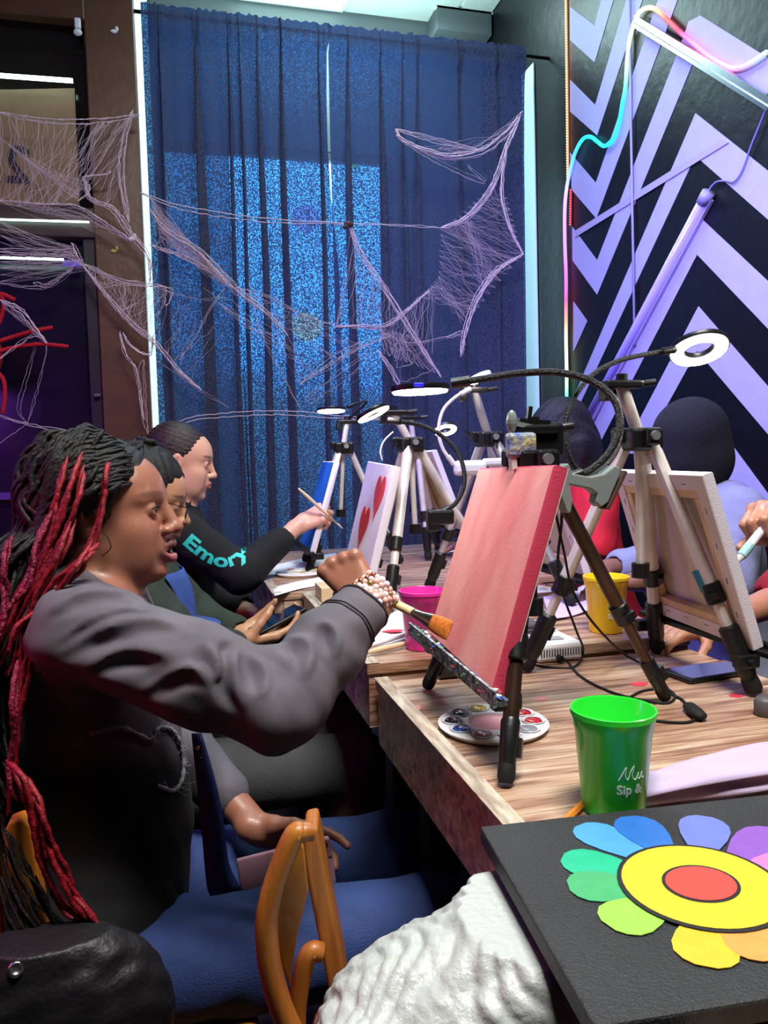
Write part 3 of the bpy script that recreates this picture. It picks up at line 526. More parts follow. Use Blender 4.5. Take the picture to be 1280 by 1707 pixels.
c3 = Yp(622, 689, 1.8); ring_lamp('black ring lamp tilted over the heart canvas on a long arm', c3, nrm((.42, -.25, -1)), .042, [Yp(735, 855, 1.75), Yp(760, 838, 1.75), Yp(774, 805, 1.75), Yp(768, 765, 1.76), Yp(745, 733, 1.77), Yp(705, 710, 1.78), Yp(660, 702, 1.79), Yp(648, 701, 1.8)], .0058)
o = MB().box(Yp(733, 862, 1.75), (.065, .03, .035), bev=.006).box(Yp(722, 875, 1.75), (.03, .026, .03), bev=.005).build('clip_block', m_blk); tag(o, 'black clip block on the crossing silver easel legs', 'clip')
c4 = Yp(552, 684, 2.5); ring_lamp('black ring lamp lit above the blue canvas', c4, nrm((0, -.08, -1)), .046, [np.array(tp4)+(0, 0, .005), Yp(610, 672, 2.55), Yp(596, 672, 2.53), Yp(580, 679, 2.51)], .004)
c5 = Yp(742, 716, 2.3); ring_lamp('small bright ring lamp in front of the dark curtain', c5, nrm((0, -.45, -.9)), .037, [Yp(800, 740, 2.3), Yp(790, 728, 2.3), Yp(775, 718, 2.3)], .004)
m_wl = mat('white_lamp_plastic', 'd4d4de', .4)
c6 = Yp(800, 630, 1.85); L6 = ring_lamp('white ring lamp seen edge-on above a silver easel', c6, nrm((.5, .15, -1)), .030, [Yp(755, 772, 1.85), Yp(738, 748, 1.85), Yp(731, 718, 1.85), Yp(738, 685, 1.85), Yp(758, 663, 1.85), Yp(784, 648, 1.85)], .0045, mh=m_wl)
MB().box(Yp(783, 780, 1.85), (.085, .035, .038), bev=.012).box(Yp(835, 770, 1.85), (.10, .02, .02), bev=.006).build('lamp_clip', m_wl, L6)
# paint-daubed canvas clip on top of the bronze easel
cl_ = empty('canvas_clip', Yp(865, 745, 1.05), 'paint-daubed spring clip with coloured smears on the bronze easel head', 'clip')
k0 = Yp(868, 742, 1.045)
MB().box(k0, (.044, .018, .036), bev=.005).build('clip_plate', mat('clip_paint', '4a6fb8', .5, col2='c8c070', vs=55, bump=.6, bs=60), cl_)
MB().box(k0+(.045, .02, .008), (.055, .03, .05), bev=.006).bar(k0+(0, .01, .034), k0+(.05, .012, .030), .012, .010).bar(k0+(.016, .01, .03), k0+(.02, .01, .056), .006).build('clip_jaw', m_blk, cl_)
MB().ell(Yp(853, 703, 1.045), (.008, .008, .017)).bar(Yp(853, 705, 1.045), Yp(885, 712, 1.05), .007).build('clip_knob', mat('knob_glass', '9aa6a2', .2, metal=.4), cl_)
MB().bar(k0+(-.014, 0, -.015), k0+(-.012, 0, -.034), .012, .008).bar(k0+(.012, 0, -.015), k0+(.013, 0, -.034), .014, .008).build('clip_leg', m_alw, cl_)

# ------------------------------------------------------------------ cups
def cup(label, px, py, z, col, h=.118, rt=.0465, rb=.0345, txt=True, face=None, vis=1):
    p = at(px, py, Z=z); r = empty('plastic_cup', p, label, 'cup', 'stadium cups on the tables'); c = p+(0, 0, .0003)
    m = mat('cup_'+col, col, .28, coat=.2)
    MB().lathe([(0, .003), (rb-.002, .003), (rt-.0025, h-.002), (rt-.001, h), (rt+.001, h-.0005), (rt+.0012, h-.006), (rt-.0003, h-.007), (rt-.0022, h-.020), (rt-.0036, h-.022), (rb, .002), (rb-.002, 0), (0, .001)], c, 48).build('cup_body', m, r, auto=35)
    if txt:
        d = nrm((CAMP-p)*[1, 1, 0]); a0 = math.atan2(d[1], d[0])+.30; mt = mat('cup_print', 'e9f3e6', .5)
        def onc(v, zc, off):   # wrap flat lettering round the cup
            out = []
            for x, y, zz in v:
                zl = zc+y; rr = rb+(rt-.0035-rb)*zl/(h-.02)+.0004+zz; a = a0+(x+off)/rr; out.append(c+(rr*math.cos(a), rr*math.sin(a), zl))
            return out
        scr = [[(-.016, 0), (-.012, .008), (-.008, .015), (-.009, .006), (-.006, .001), (-.003, .010), (.001, .016), (-.001, .006), (.001, .001), (.004, .001), (.007, .008), (.006, .002), (.009, .001), (.012, .008), (.012, .002), (.015, .001)]]
        for s_ in scr:
            q = spline([(x, y, 0) for x, y in s_], 5); MB().tube(onc(q, .050, .010), .0006, 4).build('script_lettering', mt, r, fix=False)
        v, f = text_mesh('Sip &', .0145, .0003, bold=.0002); link_mesh('lettering', onc(v, .034, -.008), f, mt, r)
    return r
cup('bright green plastic cup beside the folded tissue', 1022, 1349, T1, '2cdc3a')
cup('yellow plastic cup behind the dark bronze easel leg', 1010, 1052, T2, 'eec410')
cup('magenta plastic cup beside the pink canvas', 706, 1080, T2, 'e0309c', h=.116)
# ------------------------------------------------------------------ palettes
def palette(label, px, py, z, R, wells, hollow=10, big='ea9aa6'):
    p = at(px, py, Z=z); r = empty('paint_palette', p, label, 'palette'); m = mat('palette_white', 'e6e4ea', .35)
    MB().lathe([(0, .004), (R*.42, .004), (R*.46, .010), (R*.97, .010), (R, .008), (R*.98, .006), (R*.9, 0), (0, 0)], p+(0, 0, .0004), 44).build('tray', m, r, auto=40)
    MB().lathe([(0, .0052), (R*.40, .0056), (R*.43, .0068), (R*.44, .004)], p+(0, 0, .0004), 32).build('paint_pool', mat('pool_'+big, big, .25), r, smooth=True)
    for k in range(hollow):
        a = 2*math.pi*(k+.5)/hollow; c = p+(R*.72*math.cos(a), R*.72*math.sin(a), .0108)
        MB().lathe([(R*.20, .0), (R*.215, .0014), (R*.195, .0018), (R*.17, -.0004), (0, -.0006)], c, 20).build('well', m, r, smooth=True)
        if k in wells: MB().lathe([(R*.165, 0), (R*.14, .0022), (R*.06, .0026), (0, .003)], c, 18).build('paint_dab', mat('paint_'+wells[k], wells[k], .15, coat=.5), r, smooth=True)
    return r
palette('round white palette with a pink pool below the pink canvas', 822, 1213, T1, .082, {9: 'c21f24', 8: '9a9aa2', 0: 'b3161c', 5: '1c3f9c', 4: '2a1c1e', 2: 'd6b21c', 3: '3a2a26', 6: 'b06a78'}, 10)
palette('white palette with red wells on the table before the red shirt', 880, 985, T2, .078, {k: c for k, c in enumerate(('c21f24', 'b3161c', 'd6b21c', 'c21f24', 'd8d0b0', 'b3161c', '9a9aa2', 'd6b21c'))}, 8, 'd8cfc0')
palette('cream palette with yellow paint at the far wood block', 500, 958, T2, .080, {0: 'e0c81c', 7: 'e8d42c', 4: '6a4a8a', 2: 'c04858'}, 8, 'd8c9a0')
palette('clear grey palette under the magenta cup rim', 655, 1012, T2, .060, {2: '2a2426', 5: '8a8a92'}, 8, 'aaa6ae')
# ------------------------------------------------------------------ papers, box, phone and small things
def sheet(name, label, cat, pts, z, m, th=.0012, wob=.002, nx=10, seed=1):
    P = [at(x, y, Z=z) for x, y in pts]; r_ = random.Random(seed); v, f = [], []
    for j in range(nx+1):
        for i in range(nx+1):
            u, w = i/nx, j/nx; p = (P[0]*(1-u)+P[1]*u)*(1-w)+(P[3]*(1-u)+P[2]*u)*w; v.append(p+(0, 0, th+wob*(.8+.6*math.sin(u*7+seed)+.5*math.sin(w*9+u*4+seed*2))))
    n = len(v); v += [p-(0, 0, th) for p in v]; f = []
    for j in range(nx):
        for i in range(nx):
            a = j*(nx+1)+i; f.append([a, a+1, a+nx+2, a+nx+1]); f.append([n+a, n+a+nx+1, n+a+nx+2, n+a+1])
    ed = [i for i in range(nx+1)]+[(j+1)*(nx+1)-1 for j in range(1, nx+1)]+[nx*(nx+1)+i for i in range(nx-1, -1, -1)]+[j*(nx+1) for j in range(nx-1, 0, -1)]
    f += [[ed[k], n+ed[k], n+ed[(k+1) % len(ed)], ed[(k+1) % len(ed)]] for k in range(len(ed))]
    o = link_mesh(name, v, f, m, smooth=True); tag(o, label, cat); return o
m_pap = mat('paper_white', 'dcdce4', .8, var=.06, vs=12); m_tis = mat('tissue_lavender', 'bfaed0', .85, bump=.15, bs=90)
o = sheet('paper_sheet', 'white paper with a red paint dab beneath the raised arm', 'paper', [(610, 1040), (672, 1012), (700, 1058), (632, 1085)], T2, m_pap)
p = at(655, 1056, Z=T2); MB().prism([p+(.022*math.cos(k*.63)*(1+.3*math.sin(k*3)), .012*math.sin(k*.63), .0052) for k in range(10)], (0, 0, .0008)).build('paint_dab', mat('smear_red'), o)
sheet('paper_sheet', 'white paper lying beside the cream palette', 'paper', [(440, 945), (560, 922), (566, 938), (445, 962)], T2, m_pap, seed=3)
sheet('paper_sheet', 'long white paper strip along the far wood table edge', 'paper', [(452, 980), (545, 960), (552, 972), (458, 994)], T2, m_pap, seed=5)
sheet('paper_sheet', 'crumpled white paper behind the vented white box', 'paper', [(905, 1000), (985, 978), (1000, 1018), (915, 1040)], T2, m_tis, wob=.006, seed=8)
sheet('paper_sheet', 'small folded white paper at the back table edge', 'paper', [(735, 916), (762, 912), (764, 920), (738, 924)], T2, m_pap, seed=4)
def stick(name, label, cat, a, b, r, m, ferrule=None):
    d = nrm(b-a); L_ = np.linalg.norm(b-a); t = np.linspace(0, 1, 9); rr = r*np.array([.55, .8, 1, 1.05, 1, .95, .9, .85, .8])
    e = empty(name, a, label, cat); MB().tube([a+d*L_*k*.7 for k in t], rr, 10).build('handle', m, e, smooth=True)
    MB().tube([a+d*L_*.68, a+d*L_*.86], [r*.9, r*1.0], 12, flat=.8).build('ferrule', mat('ferrule_metal', 'b8b0a6', .25, metal=1), e, auto=40)
    MB().tube([a+d*L_*.85, a+d*L_*.93, a+d*L_], [r*.95, r*1.1, r*.35], 12, flat=.5).build('bristles', ferrule or mat('bristle_tan', 'a5683a', .7), e, auto=60); return e
a, b = at(612, 1088, Z=T2+.010), at(702, 1066, Z=T2+.010); stick('paint_brush', 'pale wooden paint brush lying along the table corner by the magenta cup', 'paint brush', a, b, .006, mat('pale_wood', 'd4bf9a', .5))
a, b = at(612, 1078, Z=T2+.012), at(695, 1052, Z=T2+.012); stick('paint_brush', 'white handled paint brush lying on the red dabbed paper', 'paint brush', a, b, .005, m_pap)
a, b = at(935, 1375, Z=T1+.006), at(995, 1316, Z=T1+.006); dn = nrm(b-a)
pc = empty('pencil', a, 'orange pencil lying behind the green cup', 'pencil'); MB().tube([a-dn*.06, b], .0042, 6).build('pencil_body', mat('pencil_orange', 'd9832a', .45), pc, auto=30); MB().tube([b, b+dn*.012], [.0042, .0008], 6).build('pencil_tip', mat('pale_wood'), pc)
# folded paper towel
tw = MB(); rows = [(1030, 1352, .0), (1048, 1328, .028), (1085, 1312, .036)]
def towel(pts_a, pts_b, zc, label):
    nA = 14; v = []; A_ = spline([at(*p, Z=T1+z) for p, z in pts_a], 5); B_ = spline([at(*p, Z=T1+z) for p, z in pts_b], 5); n = len(A_); K = 12
    for i in range(n):
        for k in range(K+1):
            u = k/K; q = A_[i]*(1-u)+B_[i]*u; q = q+np.array([0, 0, zc*(1-abs(2*u-1))**.7+.0035*math.sin(i*.8+k*1.1)*math.sin(math.pi*u)]); v.append(q)
    f = [[i*(K+1)+k, i*(K+1)+k+1, (i+1)*(K+1)+k+1, (i+1)*(K+1)+k] for i in range(n-1) for k in range(K)]
    return v, f
v, f = towel([((1030, 1350), .004), ((1130, 1336), .006), ((1230, 1325), .006), ((1330, 1310), .006)], [((1085, 1318), .010), ((1150, 1300), .012), ((1230, 1285), .014), ((1330, 1268), .014)], .012, '')
tws = empty('folded_tissue', at(1180, 1310, Z=T1), 'folded lavender white paper tissue between the green cup and black canvas', 'tissue')
def fold_obj(v, f, nm):
    o = link_mesh(nm, v, f, m_tis, tws, smooth=True); md = o.modifiers.new('Solidify', 'SOLIDIFY'); md.thickness = .002; return o
fold_obj(v, f, 'lower_fold')
v, f = towel([((1032, 1340), .012), ((1130, 1318), .022), ((1230, 1300), .024), ((1330, 1285), .024)], [((1062, 1305), .012), ((1130, 1280), .014), ((1220, 1252), .016), ((1330, 1232), .016)], .014, '')
fold_obj(v, f, 'upper_fold')
# white vented box
bx = empty('vented_box', at(935, 1085, Z=T1), 'white plastic box with vent slots and a grey sticker behind the pink canvas', 'box')
P0, P1, P2, P3 = at(893, 1104, Z=T1), at(978, 1104, Z=T1), at(990, 1048, Z=T1), at(893, 1042, Z=T1)
dx, dy = .10, .17; bc0 = np.array([.735, 1.385, T1]); c0 = at(936, 1104, Z=T1)+np.array([0, dy/2, 0])
o = MB().box(c0+(0, 0, .019), (.098, dy, .036), bev=.007).build('box_shell', mat('box_white', 'e8e8ec', .35), bx)
MB().box(c0+(.0, -.045, .0385), (.040, .025, .001)).box(c0+(.0, .03, .0385), (.07, .05, .001)).build('sticker', mat('sticker_grey', '9a9aa0', .5), bx)
vt = MB()
for k in range(16): vt.box(c0+(-.042+k*.0056, -dy/2-.0002, .020), (.0022, .001, .014))
vt.build('vent_slots', mat('slot_dark', '3a3a40', .6), bx)['kind'] = 'stuff'
MB().cyl(c0+(-.006, -dy/2, .010), c0+(-.006, -dy/2-.012, .010), .006).build('socket', m_blk, bx)
# dark layered pad behind the box, small dark cylinder, grey knob, phone on table
o = MB(); g0 = at(872, 1060, Z=T2)
for k in range(4): o.box(g0+(0, 0, .005+k*.008), (.05, .08, .006), bev=.001)
o = o.build('paint_tray_stack', mat('tray_dark', '4a4450', .5)); tag(o, 'stack of dark trays between the pink canvas and white box', 'tray')
p = at(748, 1130, Z=T1)+(0, 0, .014); cy = empty('marker_cap', p-(0, 0, .014), 'short dark tube lying behind the bronze easel foot', 'tube')
MB().lathe([(.0138, 0), (.0138, .042)], p-(.02, 0, 0), 24, (1, 0, 0)).lathe([(0, 0), (.0138, 0)], p-(.02, 0, 0), 24, (1, 0, 0)).build('tube_body', mat('tube_dark', '332c30', .4), cy, auto=40)
MB().lathe([(0, .043), (.0128, .043), (.0128, .038)], p-(.02, 0, 0), 24, (1, .12, 0)).build('tube_end', mat('tube_end_pale', 'b0acc0', .35), cy)
p = at(1275, 1192, Z=T1); o = MB().lathe([(0, .0), (.014, 0), (.016, .004), (.016, .022), (.012, .028), (0, .029)], p, 24).build('grey_knob', mat('knob_dull', '565458', .5), smooth=True); tag(o, 'dull grey round knob at the table edge near the black phone', 'knob')
def slab_phone(name, label, c, R, d, m, scr):
    e = empty(name, c, label, 'phone'); MB().box(c, d, R, bev=min(d)*.35).build('phone_body', m, e, auto=50)
    R_ = np.array(R); MB().box(np.array(c)+R_[2]*d[2]*.5, (d[0]*.93, d[1]*.9, .0008), R).build('screen', scr, e); return e
m_scr = mat('phone_glass', '0c1018', .06, coat=1); u = np.array([math.cos(.12), math.sin(.12), 0])
pp = at(1180, 1124, Z=T1); slab_phone('phone', 'black phone lying face up behind the bronze easel foot', pp+(0, 0, .0052), [u, np.cross((0, 0, 1), u), (0, 0, 1)], (.150, .074, .009), mat('phone_case', '15181a', .4), m_scr)
# cables
def cable(label, pts, r=.0022, m=None):
    o = MB().tube(spline(pts, 8), r, 6).build('cable', m or m_rub, smooth=True); tag(o, label, 'cable'); return o
def TZ(px, py, z=T1, dz=.0025): return at(px, py, Z=z+dz)
cable('black lamp cable looping down from the grey clamp past the white box', [Yp(935, 815, 1.06), Yp(936, 870, 1.08), Yp(930, 930, 1.12), Yp(935, 980, 1.17), Yp(960, 1050, 1.22), TZ(972, 1085, T1, .02), TZ(955, 1112), TZ(900, 1110), TZ(880, 1098)])
cable('black cable crossing behind the bronze leg toward its inline switch', [Yp(925, 850, 1.08), Yp(940, 920, 1.10), Yp(955, 985, 1.13), Yp(990, 1040, 1.16), TZ(1040, 1090, T1, .02), TZ(1085, 1115), TZ(1110, 1150), TZ(1135, 1165), TZ(1142, 1172)])
cable('black cable running along the table from the white box to the switch', [TZ(905, 1080, T1, .012), TZ(935, 1090), TZ(965, 1125), TZ(1010, 1150), TZ(1060, 1165), TZ(1110, 1172), TZ(1125, 1160), TZ(1108, 1148), TZ(1070, 1152), TZ(1045, 1165)])
cable('black cable end curling back behind the green cup', [TZ(1168, 1192), TZ(1150, 1203), TZ(1120, 1204), TZ(1085, 1200), TZ(1070, 1195)])
a, b = TZ(1145, 1174, T1, .008), TZ(1170, 1196, T1, .008); o = MB().tube([a, a+(b-a)*.15, a+(b-a)*.6, a+(b-a)*.9, b], [.004, .0105, .0115, .0105, .005], 10, flat=.65).build('inline_switch', m_rub, smooth=True); tag(o, 'black inline cable switch by the bronze easel foot', 'switch')
cable('thin dark cable trailing on the far table behind the easel feet', [TZ(640, 1005, T2), TZ(662, 1000, T2), TZ(690, 1005, T2), TZ(720, 1015, T2)], .0018)
cable('thin grey cable hanging from the heart easel head', [Yp(655, 720, 1.95), Yp(640, 735, 1.93), Yp(634, 752, 1.92), Yp(637, 768, 1.92)], .0022, m_wl)
# wood block at the table end
wb_ = MB().box(at(548, 1000, Z=T2)+(.0, .02, .019), (.05, .10, .038), bev=.002).build('wood_block', mat('pale_wood')); tag(wb_, 'pale wood block at the near corner of the far table', 'block')
# ------------------------------------------------------------------ sculpting: signed distance fields meshed once
def axis(lo, hi, zones, hf, hc):
    x = lo; out = []
    while x < hi+hc:
        out.append(x); d = min([0 if a <= x <= b else min(abs(x-a), abs(x-b)) for a, b in zones] or [1]); x += min(hc, hf+d*.25)
    return np.array(out)
class Field:
    def __init__(s, lo, hi, zones=(), hf=.003, hc=.009):
        s.ax = [axis(lo[i], hi[i], [(z[0][i], z[1][i]) for z in zones], hf, hc) for i in range(3)]
        s.D = np.full([len(a) for a in s.ax], .06, np.float32); s.tags = []
    def sl(s, lo, hi):
        r = [(int(np.searchsorted(a, l)), int(np.searchsorted(a, h))) for a, l, h in zip(s.ax, lo, hi)]
        if any(b-a < 1 for a, b in r): return None
        S_ = tuple(slice(a, b) for a, b in r); X = s.ax[0][S_[0]][:, None, None].astype(np.float32); Y = s.ax[1][S_[1]][None, :, None].astype(np.float32); Z = s.ax[2][S_[2]][None, None, :].astype(np.float32)
        return S_, X, Y, Z
    def comb(s, S_, d, k, op):
        a = s.D[S_]
        if op == 'u':
            if k > 0: h = np.maximum(k-np.abs(a-d), 0)/k; s.D[S_] = np.minimum(a, d)-h*h*k*.25
            else: s.D[S_] = np.minimum(a, d)
        elif op == 's':
            d = -d; h = np.maximum(k-np.abs(a-d), 0)/max(k, 1e-6); s.D[S_] = np.maximum(a, d)+h*h*k*.25
    def rc(s, a, b, ra, rb=None, k=.015, op='u'):
        a = np.array(a, float); b = np.array(b, float); rb = ra if rb is None else rb; m = max(ra, rb)+k+.03
        q = s.sl(np.minimum(a, b)-m, np.maximum(a, b)+m)
        if q is None: return s
        S_, X, Y, Z = q; d = b-a; L2 = max(d@d, 1e-12); t = np.clip(((X-a[0])*d[0]+(Y-a[1])*d[1]+(Z-a[2])*d[2])/L2, 0, 1)
        s.comb(S_, np.sqrt((X-a[0]-t*d[0])**2+(Y-a[1]-t*d[1])**2+(Z-a[2]-t*d[2])**2)-(ra+(rb-ra)*t), k, op); return s
    def el(s, c, r, R=None, k=.015, op='u'):
        c = np.array(c, float); r = np.array(r, float); m = r.max()+k+.03; q = s.sl(c-m, c+m)
        if q is None: return s
        S_, X, Y, Z = q; R = np.eye(3) if R is None else np.array(R).T      # columns: local axes (R rows given)
        R = R.T; p = [((X-c[0])*R[i][0]+(Y-c[1])*R[i][1]+(Z-c[2])*R[i][2]) for i in range(3)]
        k0 = np.sqrt(sum((p[i]/r[i])**2 for i in range(3))); k1 = np.sqrt(sum((p[i]/r[i]**2)**2 for i in range(3)))
        s.comb(S_, k0*(k0-1)/np.maximum(k1, 1e-6), k, op); return s
    def chain(s, pts, rs, k=.015):
        for i in range(len(pts)-1): s.rc(pts[i], pts[i+1], rs[i], rs[i+1], k)
        return s
    def cut(s, p, n, k=.004):   # remove the side n points to
        p = np.array(p, float); n = nrm(n); S_, X, Y, Z = s.sl([a[0] for a in s.ax], [a[-1]+1 for a in s.ax])
        d = (X-p[0])*n[0]+(Y-p[1])*n[1]+(Z-p[2])*n[2]; s.D = np.maximum(s.D, d.astype(np.float32)); return s
    def disp(s, fn, lim=.03):
        I = np.where(np.abs(s.D) < lim); P = [s.ax[i][I[i]] for i in range(3)]; s.D[I] += fn(*P).astype(np.float32); return s
    def mesh(s, name, m, parent=None, colour=None, origin=None, smooth=True):
        D = np.clip(s.D, -.02, .02); D[[0, -1]] = .02; D[:, [0, -1]] = .02; D[:, :, [0, -1]] = .02
        g = openvdb.FloatGrid(.02); g.copyFromArray(D); pts, quads = g.convertToQuads(0.0)
        V = np.stack([np.interp(pts[:, i], np.arange(len(s.ax[i])), s.ax[i]) for i in range(3)], 1)
        me = bpy.data.meshes.new(name); off = OFF[parent] if parent is not None else np.zeros(3); org = np.array(origin if origin is not None else off, float)
        nq = len(quads); me.vertices.add(len(V)); me.vertices.foreach_set('co', (V-org).astype('f').ravel()); me.loops.add(nq*4); q = quads[:, ::-1].astype('i')
        me.loops.foreach_set('vertex_index', q.ravel()); me.polygons.add(nq); me.polygons.foreach_set('loop_start', np.arange(0, nq*4, 4, dtype='i')); me.polygons.foreach_set('use_smooth', np.ones(nq, bool)); me.update(); me.validate()
        a, b, c = V[q[:, 0]], V[q[:, 1]], V[q[:, 2]]
        if np.einsum('ij,ij->i', np.cross(a, b), c).sum() < 0: me.flip_normals()
        me.materials.append(m); o = bpy.data.objects.new(name, me); COL.objects.link(o); OFF[o] = org
        if parent is not None: o.parent = parent
        o.location = (org-off).tolist()
        if colour is not None: colour_attr(o, colour(V))
        return o
def wn(P, f, seed=0):   # smooth pseudo noise from rotated sines
    x, y, z = P; r = np.random.default_rng(seed); out = 0
    for k in range(5):
        d = r.normal(size=3); d /= np.linalg.norm(d); ph = r.uniform(0, 6.28); out = out+np.sin(f*(1+.35*k)*(x*d[0]+y*d[1]+z*d[2])+ph+1.3*np.sin(f*.6*(x*d[1]+y*d[2]+z*d[0])+ph*2))
    return out/5
def rotm(yaw, pitch=0, roll=0):  # rows: forward, left, up
    y, p = math.radians(yaw), math.radians(pitch); f = np.array([math.cos(y)*math.cos(p), math.sin(y)*math.cos(p), math.sin(p)]); l = nrm(np.cross((0, 0, 1), f)); u = np.cross(f, l)
    r = math.radians(roll); return np.array([f, l*math.cos(r)+u*math.sin(r), u*math.cos(r)-l*math.sin(r)])
def head(F, c, R, s=1.0, mouth=.0, nose=1.0, lips=1.0, hair=False, eyes=True):
    c = np.array(c, float); P = lambda *l: c+s*(np.array(l)@R)
    E_ = lambda l, r, k=.012, op='u', Rl=None: F.el(P(*l), np.array(r)*s, R if Rl is None else Rl, k*s, op)
    C_ = lambda a, b, ra, rb=None, k=.012, op='u': F.rc(P(*a), P(*b), ra*s, (ra if rb is None else rb)*s, k*s, op)
    E_((-.014, 0, .030), (.094, .073, .083), 0); E_((.022, 0, -.020), (.066, .062, .088), .03)
    E_((.046, 0, .030), (.044, .056, .048), .02)                       # forehead
    for y in (-1, 1):
        C_((-.012, y*.052, -.050), (.050, y*.022, -.099), .020, .017, .028)   # jaw
        E_((.052, y*.038, -.032), (.028, .024, .024), .022)            # cheek
        C_((.080, y*.012, .021), (.064, y*.046, .019), .0085, .007, .014) # brow ridge
    for y in (-1, 1): E_((.044, y*.037, -.066), (.034, .022, .036), .03)
    E_((.070, 0, -.101), (.019, .023, .017), .018)                     # chin
    E_((.074, 0, -.062), (.022, .028, .026), .014)                     # muzzle
    for y in (-1, 1): E_((.0925, y*.031, -.003), (.017, .0195, .0125), .012, 's')
    C_((.086, 0, .010), (.1055*1.0, 0, -.030), .0075, .0095*nose, .010)
    E_((.106, 0, -.033), (.0115*nose, .0115*nose, .010), .006)
    for y in (-1, 1):
        E_((.095, y*.0125*nose, -.036), (.011, .0082*nose, .0082), .005)
        E_((.1005, y*.0072*nose, -.0425), (.0050, .0034, .0028), .003, 's')
    for y in (-1, 1):                                                  # lips
        C_((.0985, y*.004, -.0585), (.087, y*.021, -.0645), .0055*lips, .0032, .005)
        C_((.0965, y*.004, -.0715-mouth), (.087, y*.019, -.0665-mouth*.5), .0062*lips, .0034, .006)
    E_((.1015, 0, -.052), (.003, .003, .006), .004, 's')
    if mouth > 0: E_((.092, 0, -.0655-mouth*.45), (.017, .0155, .0025+mouth*.5), .002, 's')
    else: C_((.1035, 0, -.0648), (.091, .018, -.0655), .0012, k=.002, op='s'); C_((.1035, 0, -.0648), (.091, -.018, -.0655), .0012, k=.002, op='s')
    if eyes:
        for y in (-1, 1):
            E_((.0735, y*.031, -.0015), (.0150, .0150, .0138), .003)   # lids
            E_((.0895, y*.0315, -.0020), (.0085, .0120, .0048 if eyes is True else eyes), .0012, 's')
    for y in (-1, 1):                                                  # ears
        Re = rotm(0); E_((-.006, y*.0765, -.008), (.0175, .0075, .0300), .004); E_((-.002, y*.084, -.004), (.0095, .006, .017), .004, 's'); E_((.000, y*.074, -.034), (.008, .005, .009), .004)
    return P
def eyeballs(P, R, s, body, look=(1, 0, 0), iris='2a1a12', tint='d8cfc8'):
    for y in (-1, 1):
        c = P(.0735, y*.031, -.0015); e = MB().ell(c, .0128*s, nu=20, nv=12).build('eye', mat('eye_white_'+tint, tint, .2, coat=.6), body, smooth=True)
        d = nrm(np.array(look)@R); MB().ell(c+d*.0082*s, .0064*s, nu=16, nv=9).build('iris', mat('iris_'+iris, iris, .12, coat=1), e, smooth=True)
def hand(F, w, d, n, right=True, s=1.0, curl=(60, 70, 40), thumb=(.6, .5, .3), spread=.15, per=None, k=.006, mirror=False):
    w = np.array(w, float); d = nrm(d); n = nrm(np.array(n, float)-d*(np.array(n)@d)); t = np.cross(d, n) if right else np.cross(n, d)
    offs = (.0290, .0098, -.0100, -.0275); met = (.088, .090, .084, .076); lens = ((.040, .024, .020), (.045, .028, .021), (.041, .026, .021), (.032, .019, .018)); rad = (.0092, .0096, .0090, .0080); info = []
    F.rc(w-d*.02*s, w+d*.01*s, .024*s, .024*s, .012*s)
    for i in range(4):
        b = w+(d*met[i]+t*offs[i])*s; F.rc(w+(d*.012+t*offs[i]*.55+n*.003)*s, b, .0160*s, .0118*s, .010*s)
        F.rc(b-n*.0035*s, b-n*.0035*s, .0112*s, .0112*s, .005*s)
        cu = per[i] if per else curl; ang = 0; p = b; j = [b]
        for q in range(3):
            ang += math.radians(cu[q]); v = nrm(d*math.cos(ang)+n*math.sin(ang)+t*spread*offs[i]/.03*math.cos(ang)); e = p+v*lens[i][q]*s
            F.rc(p, e, rad[i]*s*(1.08-.1*q), rad[i]*s*(.98-.1*q), k*s if q == 0 else .002*s); p = e; j.append(e)
        info.append(j)
    b = w+(d*.022+t*.026+n*.010)*s; v1 = nrm(d*thumb[0]+t*thumb[1]+n*thumb[2]); F.rc(w+(d*.015+t*.012)*s, b, .017*s, .016*s, .012*s)
    p1 = b+v1*.042*s; F.rc(b, p1, .0155*s, .0110*s, .008*s); v2 = nrm(v1+d*.35+n*.25-t*.15); p2 = p1+v2*.030*s; F.rc(p1, p2, .0105*s, .0100*s, .003*s); v3 = nrm(v2+n*.2-t*.2); F.rc(p2, p2+v3*.022*s, .0098*s, .0078*s, .003*s)
    return info, p2
def skin(name, c, rough=.42): return mat(name, 'ffffff', rough, attr='Col', bump=.06, bs=300, coat=.06)
def painter(base, blobs):
    bc_ = np.array(lin(base))
    def f(V):
        C = np.tile(bc_, (len(V), 1))
        for c, r, col, soft in blobs:
            c = np.array(c); q = (V-c)
            if len(np.shape(r)) == 2: q = q@np.array(r[:3]).T/np.array(r[3]); dd = np.linalg.norm(q, axis=1)
            else: dd = np.linalg.norm(q, axis=1)/r
            a = np.clip((1+soft-dd)/max(soft, 1e-3), 0, 1)[:, None]*col[1]; C = C*(1-a)+np.array(lin(col[0]))*a
        return C
    return f
def el_blob(c, R, r, col, a=1., soft=.3): return (c, [list(R[0]), list(R[1]), list(R[2]), list(r)], (col, a), soft)
